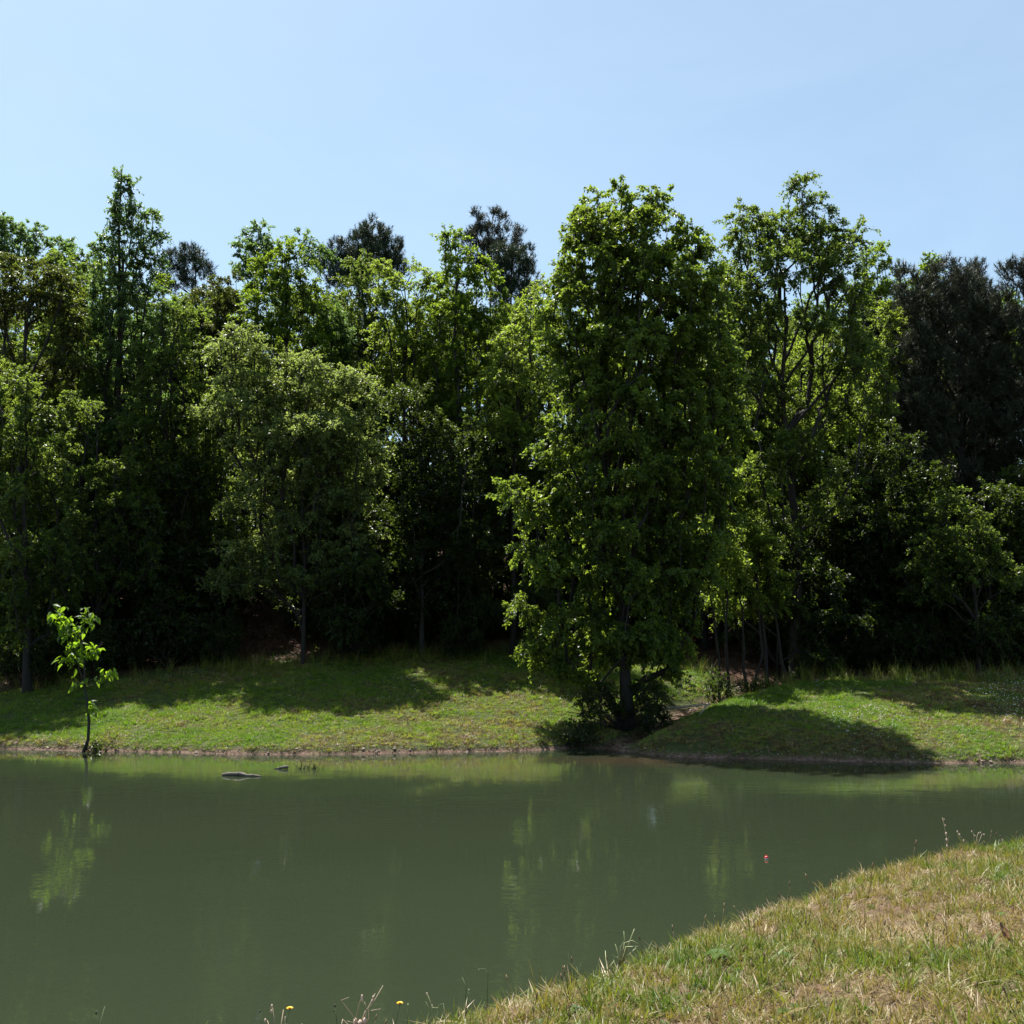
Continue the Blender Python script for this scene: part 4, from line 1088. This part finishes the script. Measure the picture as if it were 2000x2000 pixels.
# fishing float: red upper half, white lower half
c = on_z(1497, 1678)
fl = thing('fishing_float', 'small round red and white fishing float on the open water', 'fishing float', c)
m_red = plain_mat('float_red', (.55, .022, .030), .22, .08); m_wht = plain_mat('float_white', (.78, .74, .70), .25, .05)
def half_ball(r, z0, up, mat, name):
    g = Geo(); nth = 20; rows = 6
    ph = np.linspace(0, PI / 2, rows + 1)
    v = []
    for k in range(rows):
        th = np.arange(nth) * 2 * PI / nth
        v.append(np.stack((np.cos(th) * r * math.cos(ph[k]), np.sin(th) * r * math.cos(ph[k]), th * 0 + z0 + up * r * math.sin(ph[k])), -1))
    v = np.vstack(v + [np.array([[0, 0, z0 + up * r]])])
    f4 = [(a * nth + b_, a * nth + (b_ + 1) % nth, (a + 1) * nth + (b_ + 1) % nth, (a + 1) * nth + b_) for a in range(rows - 1) for b_ in range(nth)]
    f3 = [((rows - 1) * nth + b_, (rows - 1) * nth + (b_ + 1) % nth, rows * nth) for b_ in range(nth)]
    if up < 0: f4 = [q[::-1] for q in f4]; f3 = [q[::-1] for q in f3]
    g.add(v, f3, f4)
    return g.mesh(name, mat, True)
obj('red_half', half_ball(.030, .018, 1, m_red, 'float_top'), fl)
obj('white_half', half_ball(.030, .0165, -1, m_wht, 'float_bottom'), fl)
g = Geo(); g.tube([(0, 0, .046), (0, 0, .058)], [.006, .005], 8)
obj('button', g.mesh('float_button', m_red), fl)

# fallen branches in the gully
def stick(name, label, pts, r0, r1, mat='bark_pale', d=None):
    P = np.array([at(px, py, dd) for px, py, dd in pts])
    n = 10; t = np.linspace(0, len(P) - 1, n)
    q = np.stack([np.interp(t, np.arange(len(P)), P[:, k]) for k in range(3)], -1)
    c = q[0].copy()
    return props(obj(name, log_mesh(name, q - c, np.linspace(r0, r1, n), M[mat], 7, .06), loc=c), label, 'branch')
stick('fallen_branch', 'pale bare branch lying across the gully right of the lawn tree', [(1290, 1385, 33.9), (1340, 1380, 33.9), (1384, 1375, 34.1)], .045, .028)
stick('fallen_branch', 'pale broken branch slanting down to the gully floor', [(1385, 1374, 33.6), (1368, 1394, 33.3), (1352, 1412, 33.0)], .03, .02)
stick('fallen_branch', 'thin dark stick lying at the foot of the pale gully branches', [(1318, 1398, 33.4), (1345, 1400, 33.3), (1380, 1392, 33.4)], .018, .010, 'bark')
stick('dead_branch', 'bare grey dead branch showing in the dark wood right of the pale dogwood', [(826, 1003, 41.4), (806, 999, 41.2), (786, 994, 41.2)], .035, .015, 'bark_grey')

# ------------------------------------------------------------------ weeds on the near bank edge
m_stalk = plain_mat('weed_stalk', (.055, .080, .025), .6); m_dry = plain_mat('weed_dry', (.36, .27, .19), .7); m_dark = plain_mat('weed_dark', (.05, .042, .028), .7)
m_yel = plain_mat('petal_yellow', (.75, .42, .010), .5); m_pale = plain_mat('grass_pale', (.26, .28, .13), .5); m_pink = plain_mat('seed_pink', (.50, .36, .30), .8)
def nb(px, dy=0.0):
    """foot on the near bank edge below column px"""
    i = np.interp(px, [p[0] for p in near_px], [p[1] for p in near_px])
    p = on_z(px, i + 8, NEAR_Z)
    p[1] -= .12 + dy
    p[0] = (px - 1000) / FPX * p[1] * 1.01
    p[2] = hz(p[0], p[1])
    return p
def seen(px, py, foot): return at(px, py, foot[1]) - foot
def flower(px, py, label):
    f = nb(px)
    t = thing('yellow_flower', label, 'flower', f, 'yellow flowers on the near bank')
    e = seen(px, py, f)
    st = wobble(rng, np.zeros(3), e - np.array((0, 0, .004)), 6, .004)
    g = Geo(); g.tube(st, np.linspace(.0034, .0024, 6), 5)
    obj('stem', g.mesh('flower_stem', m_stalk), t)
    g = Geo()
    for ring, (n_, L, up) in enumerate(((14, .021, .25), (12, .015, .55), (8, .008, .9))):
        for i in range(n_):
            a = 2 * PI * i / n_ + ring * .2
            d = np.array((math.cos(a), math.sin(a), up)); s = np.array((-d[1], d[0], 0)) * .0032
            c_ = e + np.array((0, 0, ring * .001))
            g.add([c_ - s * .5, c_ + s * .5, c_ + d * L + s, c_ + d * L - s], None, [(0, 1, 2, 3)])
    obj('flower_head', g.mesh('flower_head', m_yel), t)
    g = Geo(); g.tube([e - np.array((0, 0, .012)), e], [.003, .006], 7)
    obj('bud_cup', g.mesh('flower_cup', m_stalk), t)
flower(566, 1970, 'yellow flower on a stem in front of the pond, left of the dry weed')
flower(781, 1960, 'yellow flower on a stem in front of the pond, right of the dry weed')
def weed(name, label, strands, mat, heads=(), hm=None, r=.0028, cat='weed', group=None):
    px0 = strands[0][0][0]
    f = nb(px0)
    t = thing(name, label, cat, f, group)
    g = Geo()
    for st in strands:
        p = np.array([seen(px, py, f) for px, py in st])
        if len(p) == 2: p = np.array([p[0], p[0] * .5 + p[1] * .5 + rng.normal(size=3) * .006, p[1]])
        p[:, 1] += np.linspace(0, rng.normal() * .06, len(p))
        g.tube(p, np.linspace(r, r * .55, len(p)), 4)
    obj('stalk', g.mesh(name + '_stalk', mat), t)
    for hx, hy, hr in heads:
        e = seen(hx, hy, f)
        g = Geo(); g.tube([e - np.array((0, 0, hr * 1.6)), e - np.array((0, 0, hr * .6)), e + np.array((0, 0, hr * .7)), e + np.array((0, 0, hr * 1.5))], [hr * .4, hr, hr * .8, hr * .2], 6)
        obj('seed_head', g.mesh(name + '_head', hm or mat), t)
    return t
weed('dry_weed', 'straggly dry brown weed with branching stalks on the near water edge',
     [[(700, 2030), (696, 1990), (672, 1955), (669, 1948), (685, 1940)], [(700, 2030), (697, 1982), (706, 1948), (709, 1943)], [(702, 2030), (712, 1978), (730, 1958), (746, 1930)], [(700, 2010), (712, 1978), (742, 1974)],
      [(700, 2020), (715, 1985), (716, 1965), (712, 1955)], [(702, 2020), (720, 1990), (718, 1970), (731, 1945)], [(698, 2020), (672, 1985), (671, 1996)], [(700, 2030), (690, 1995), (680, 1990)]], m_dry,
     [(707, 1946, .008), (707, 1952, .009), (729, 1948, .008), (727, 1955, .007), (694, 1996, .016), (703, 2000, .018), (712, 1994, .014)], m_pink, .0035)
weed('seed_stalk', 'thin green stalk with a dark bud, left of the dry weed', [[(660, 2040), (657, 1990), (654, 1966)]], m_stalk, [(654, 1964, .007), (652, 1974, .005)], m_dark)
weed('seed_stalk', 'lone thin stalk with a dark bud near the left of the bank edge', [[(508, 2050), (508, 1976)]], m_stalk, [(508, 1975, .006)], m_dark)
weed('seed_stalk', 'dry stalk with tan florets beside the left yellow flower', [[(542, 2050), (536, 1995), (531, 1966)], [(540, 2050), (519, 1998)], [(545, 2040), (547, 1982)], [(556, 2040), (557, 1990)]], m_dry, [(531, 1965, .008), (530, 1975, .007), (518, 1993, .008), (557, 1988, .005)], m_pink)
weed('seed_stalk', 'twin thin stalks far left at the bottom of the picture', [[(186, 2050), (188, 1980)], [(190, 2050), (191, 1985)]], m_stalk, [(188, 1978, .007)], m_dark)
weed('seed_stalk', 'stalk with a round white puff beside the right yellow flower', [[(797, 2030), (797, 1965)]], m_stalk, [(797, 1963, .007)], m_pale)
weed('curled_weed', 'pale curling grass stalks bending over, right of the yellow flowers', [[(842, 2025), (855, 1978), (857, 1962), (866, 1958), (870, 1980), (870, 2010)], [(845, 2020), (843, 1965), (834, 1942)], [(842, 2020), (838, 1968), (832, 1954)], [(855, 1968), (844, 1964)]], m_pale, [(834, 1941, .006), (844, 1964, .005)], m_pink)
weed('seed_stalk', 'thin dark stalk with a hooked pale tip over the water', [[(951, 1985), (952, 1930), (953, 1902), (948, 1893), (935, 1894)]], m_stalk, [(935, 1894, .004)], m_pale)
weed('seed_stalk', 'stalk with a white tip left of the hooked stalk', [[(910, 1990), (912, 1960), (916, 1934)], [(908, 1990), (910, 1930), (902, 1915)]], m_stalk, [(916, 1934, .006)], m_pale)
weed('grass_clump', 'tall curving pale grass clump leaning over the water, mid bank edge', [[(1212, 1885), (1212, 1850), (1220, 1835), (1218, 1818)], [(1214, 1885), (1222, 1848), (1245, 1846)], [(1214, 1885), (1220, 1842), (1235, 1838), (1248, 1846)], [(1210, 1885), (1202, 1845)], [(1214, 1885), (1230, 1862), (1242, 1850)], [(1216, 1885), (1230, 1838), (1239, 1814)], [(1208, 1885), (1204, 1862)]], m_pale, r=.0055)
weed('grass_clump', 'short upright grass clump left of the curving one', [[(1184, 1895), (1184, 1862)], [(1182, 1895), (1176, 1884)], [(1186, 1895), (1200, 1876)]], m_pale, r=.0045)
weed('grass_clump', 'dark upright blades standing against the water, left on the bank', [[(1118, 1925), (1110, 1862)], [(1120, 1925), (1118, 1880)], [(1122, 1925), (1135, 1880)], [(1124, 1925), (1129, 1900)]], m_stalk, r=.003)
weed('tall_weed', 'tall dry reddish weed stalk standing highest on the right bank', [[(1852, 1672), (1850, 1640), (1846, 1610), (1844, 1598)], [(1852, 1672), (1842, 1660)], [(1850, 1650), (1848, 1630)]], m_dry, [(1848, 1628, .012), (1849, 1640, .012), (1850, 1652, .012), (1846, 1612, .008), (1844, 1600, .006)], m_pink, .004)
weed('tall_weed', 'leaning dry weed stalk right of the tallest one', [[(1884, 1662), (1880, 1640), (1870, 1624)], [(1884, 1660), (1886, 1642)]], m_dry, [(1874, 1630, .010), (1882, 1642, .010), (1870, 1624, .008)], m_pink, .0035)
weed('tall_weed', 'fine branching dry weed with many small heads on the right bank', [[(1904, 1660), (1901, 1640), (1898, 1625)], [(1904, 1660), (1912, 1628)], [(1904, 1660), (1916, 1640), (1922, 1630)], [(1904, 1660), (1908, 1645), (1904, 1632)]], m_dry, [(1898, 1624, .008), (1912, 1627, .008), (1922, 1630, .008), (1904, 1632, .007), (1915, 1626, .007)], m_pink, .003)
weed('tall_weed', 'small dry weed with one round head, farthest right on the bank', [[(1955, 1655), (1954, 1636)], [(1956, 1655), (1962, 1640)]], m_dry, [(1954, 1634, .010), (1962, 1639, .007)], m_dark, .003)
weed('seed_stalk', 'row of pale seed heads on short stalks on the right bank edge', [[(1736, 1690), (1734, 1716)][::-1] if False else [(1745, 1715), (1734, 1715)], [(1750, 1712), (1750, 1710)], [(1768, 1712), (1768, 1709)], [(1784, 1712), (1784, 1708)]], m_dry, [(1734, 1714, .012), (1744, 1712, .010), (1750, 1709, .012), (1762, 1710, .010), (1768, 1709, .012), (1783, 1707, .014)], m_pink)
weed('grass_clump', 'tall green grass clump beside tan stalks on the right bank edge', [[(1698, 1735), (1695, 1718)], [(1700, 1735), (1703, 1722)], [(1700, 1735), (1712, 1722)], [(1694, 1735), (1690, 1724)], [(1704, 1735), (1698, 1715)]], m_stalk, r=.005)
weed('dry_weed', 'tan dead grass stalks left of the green clump on the right bank edge', [[(1664, 1748), (1650, 1728)], [(1664, 1748), (1664, 1732)], [(1666, 1748), (1656, 1730)], [(1668, 1748), (1680, 1736)], [(1662, 1748), (1646, 1724)]], m_dry, r=.004)

# curled brown dead leaf lying in the grass at the right
p = on_z(1958, 1815, .85); p[2] = hz(p[0], p[1]) + .05
g = Geo()
ys = np.linspace(-1, 1, 7); ws = np.array((.1, .7, 1, 1.05, .9, .5, .02))
v = [(s * w_ * .055, yk * .09, .035 * (s * w_) ** 2 + .02 * yk * yk) for yk, w_ in zip(ys, ws) for s in (-1, -.4, .4, 1)]
g.add(v, None, [(a * 4 + b_, a * 4 + b_ + 1, a * 4 + b_ + 5, a * 4 + b_ + 4) for a in range(6) for b_ in range(3)])
ol = obj('dead_leaf', g.mesh('dead_leaf', plain_mat('leaf_russet', (.17, .075, .035), .7, .3)), loc=p)
ol.rotation_euler = (1.0, .3, .6)
props(ol, 'curled russet dead leaf lying in the grass near the right edge', 'leaf')
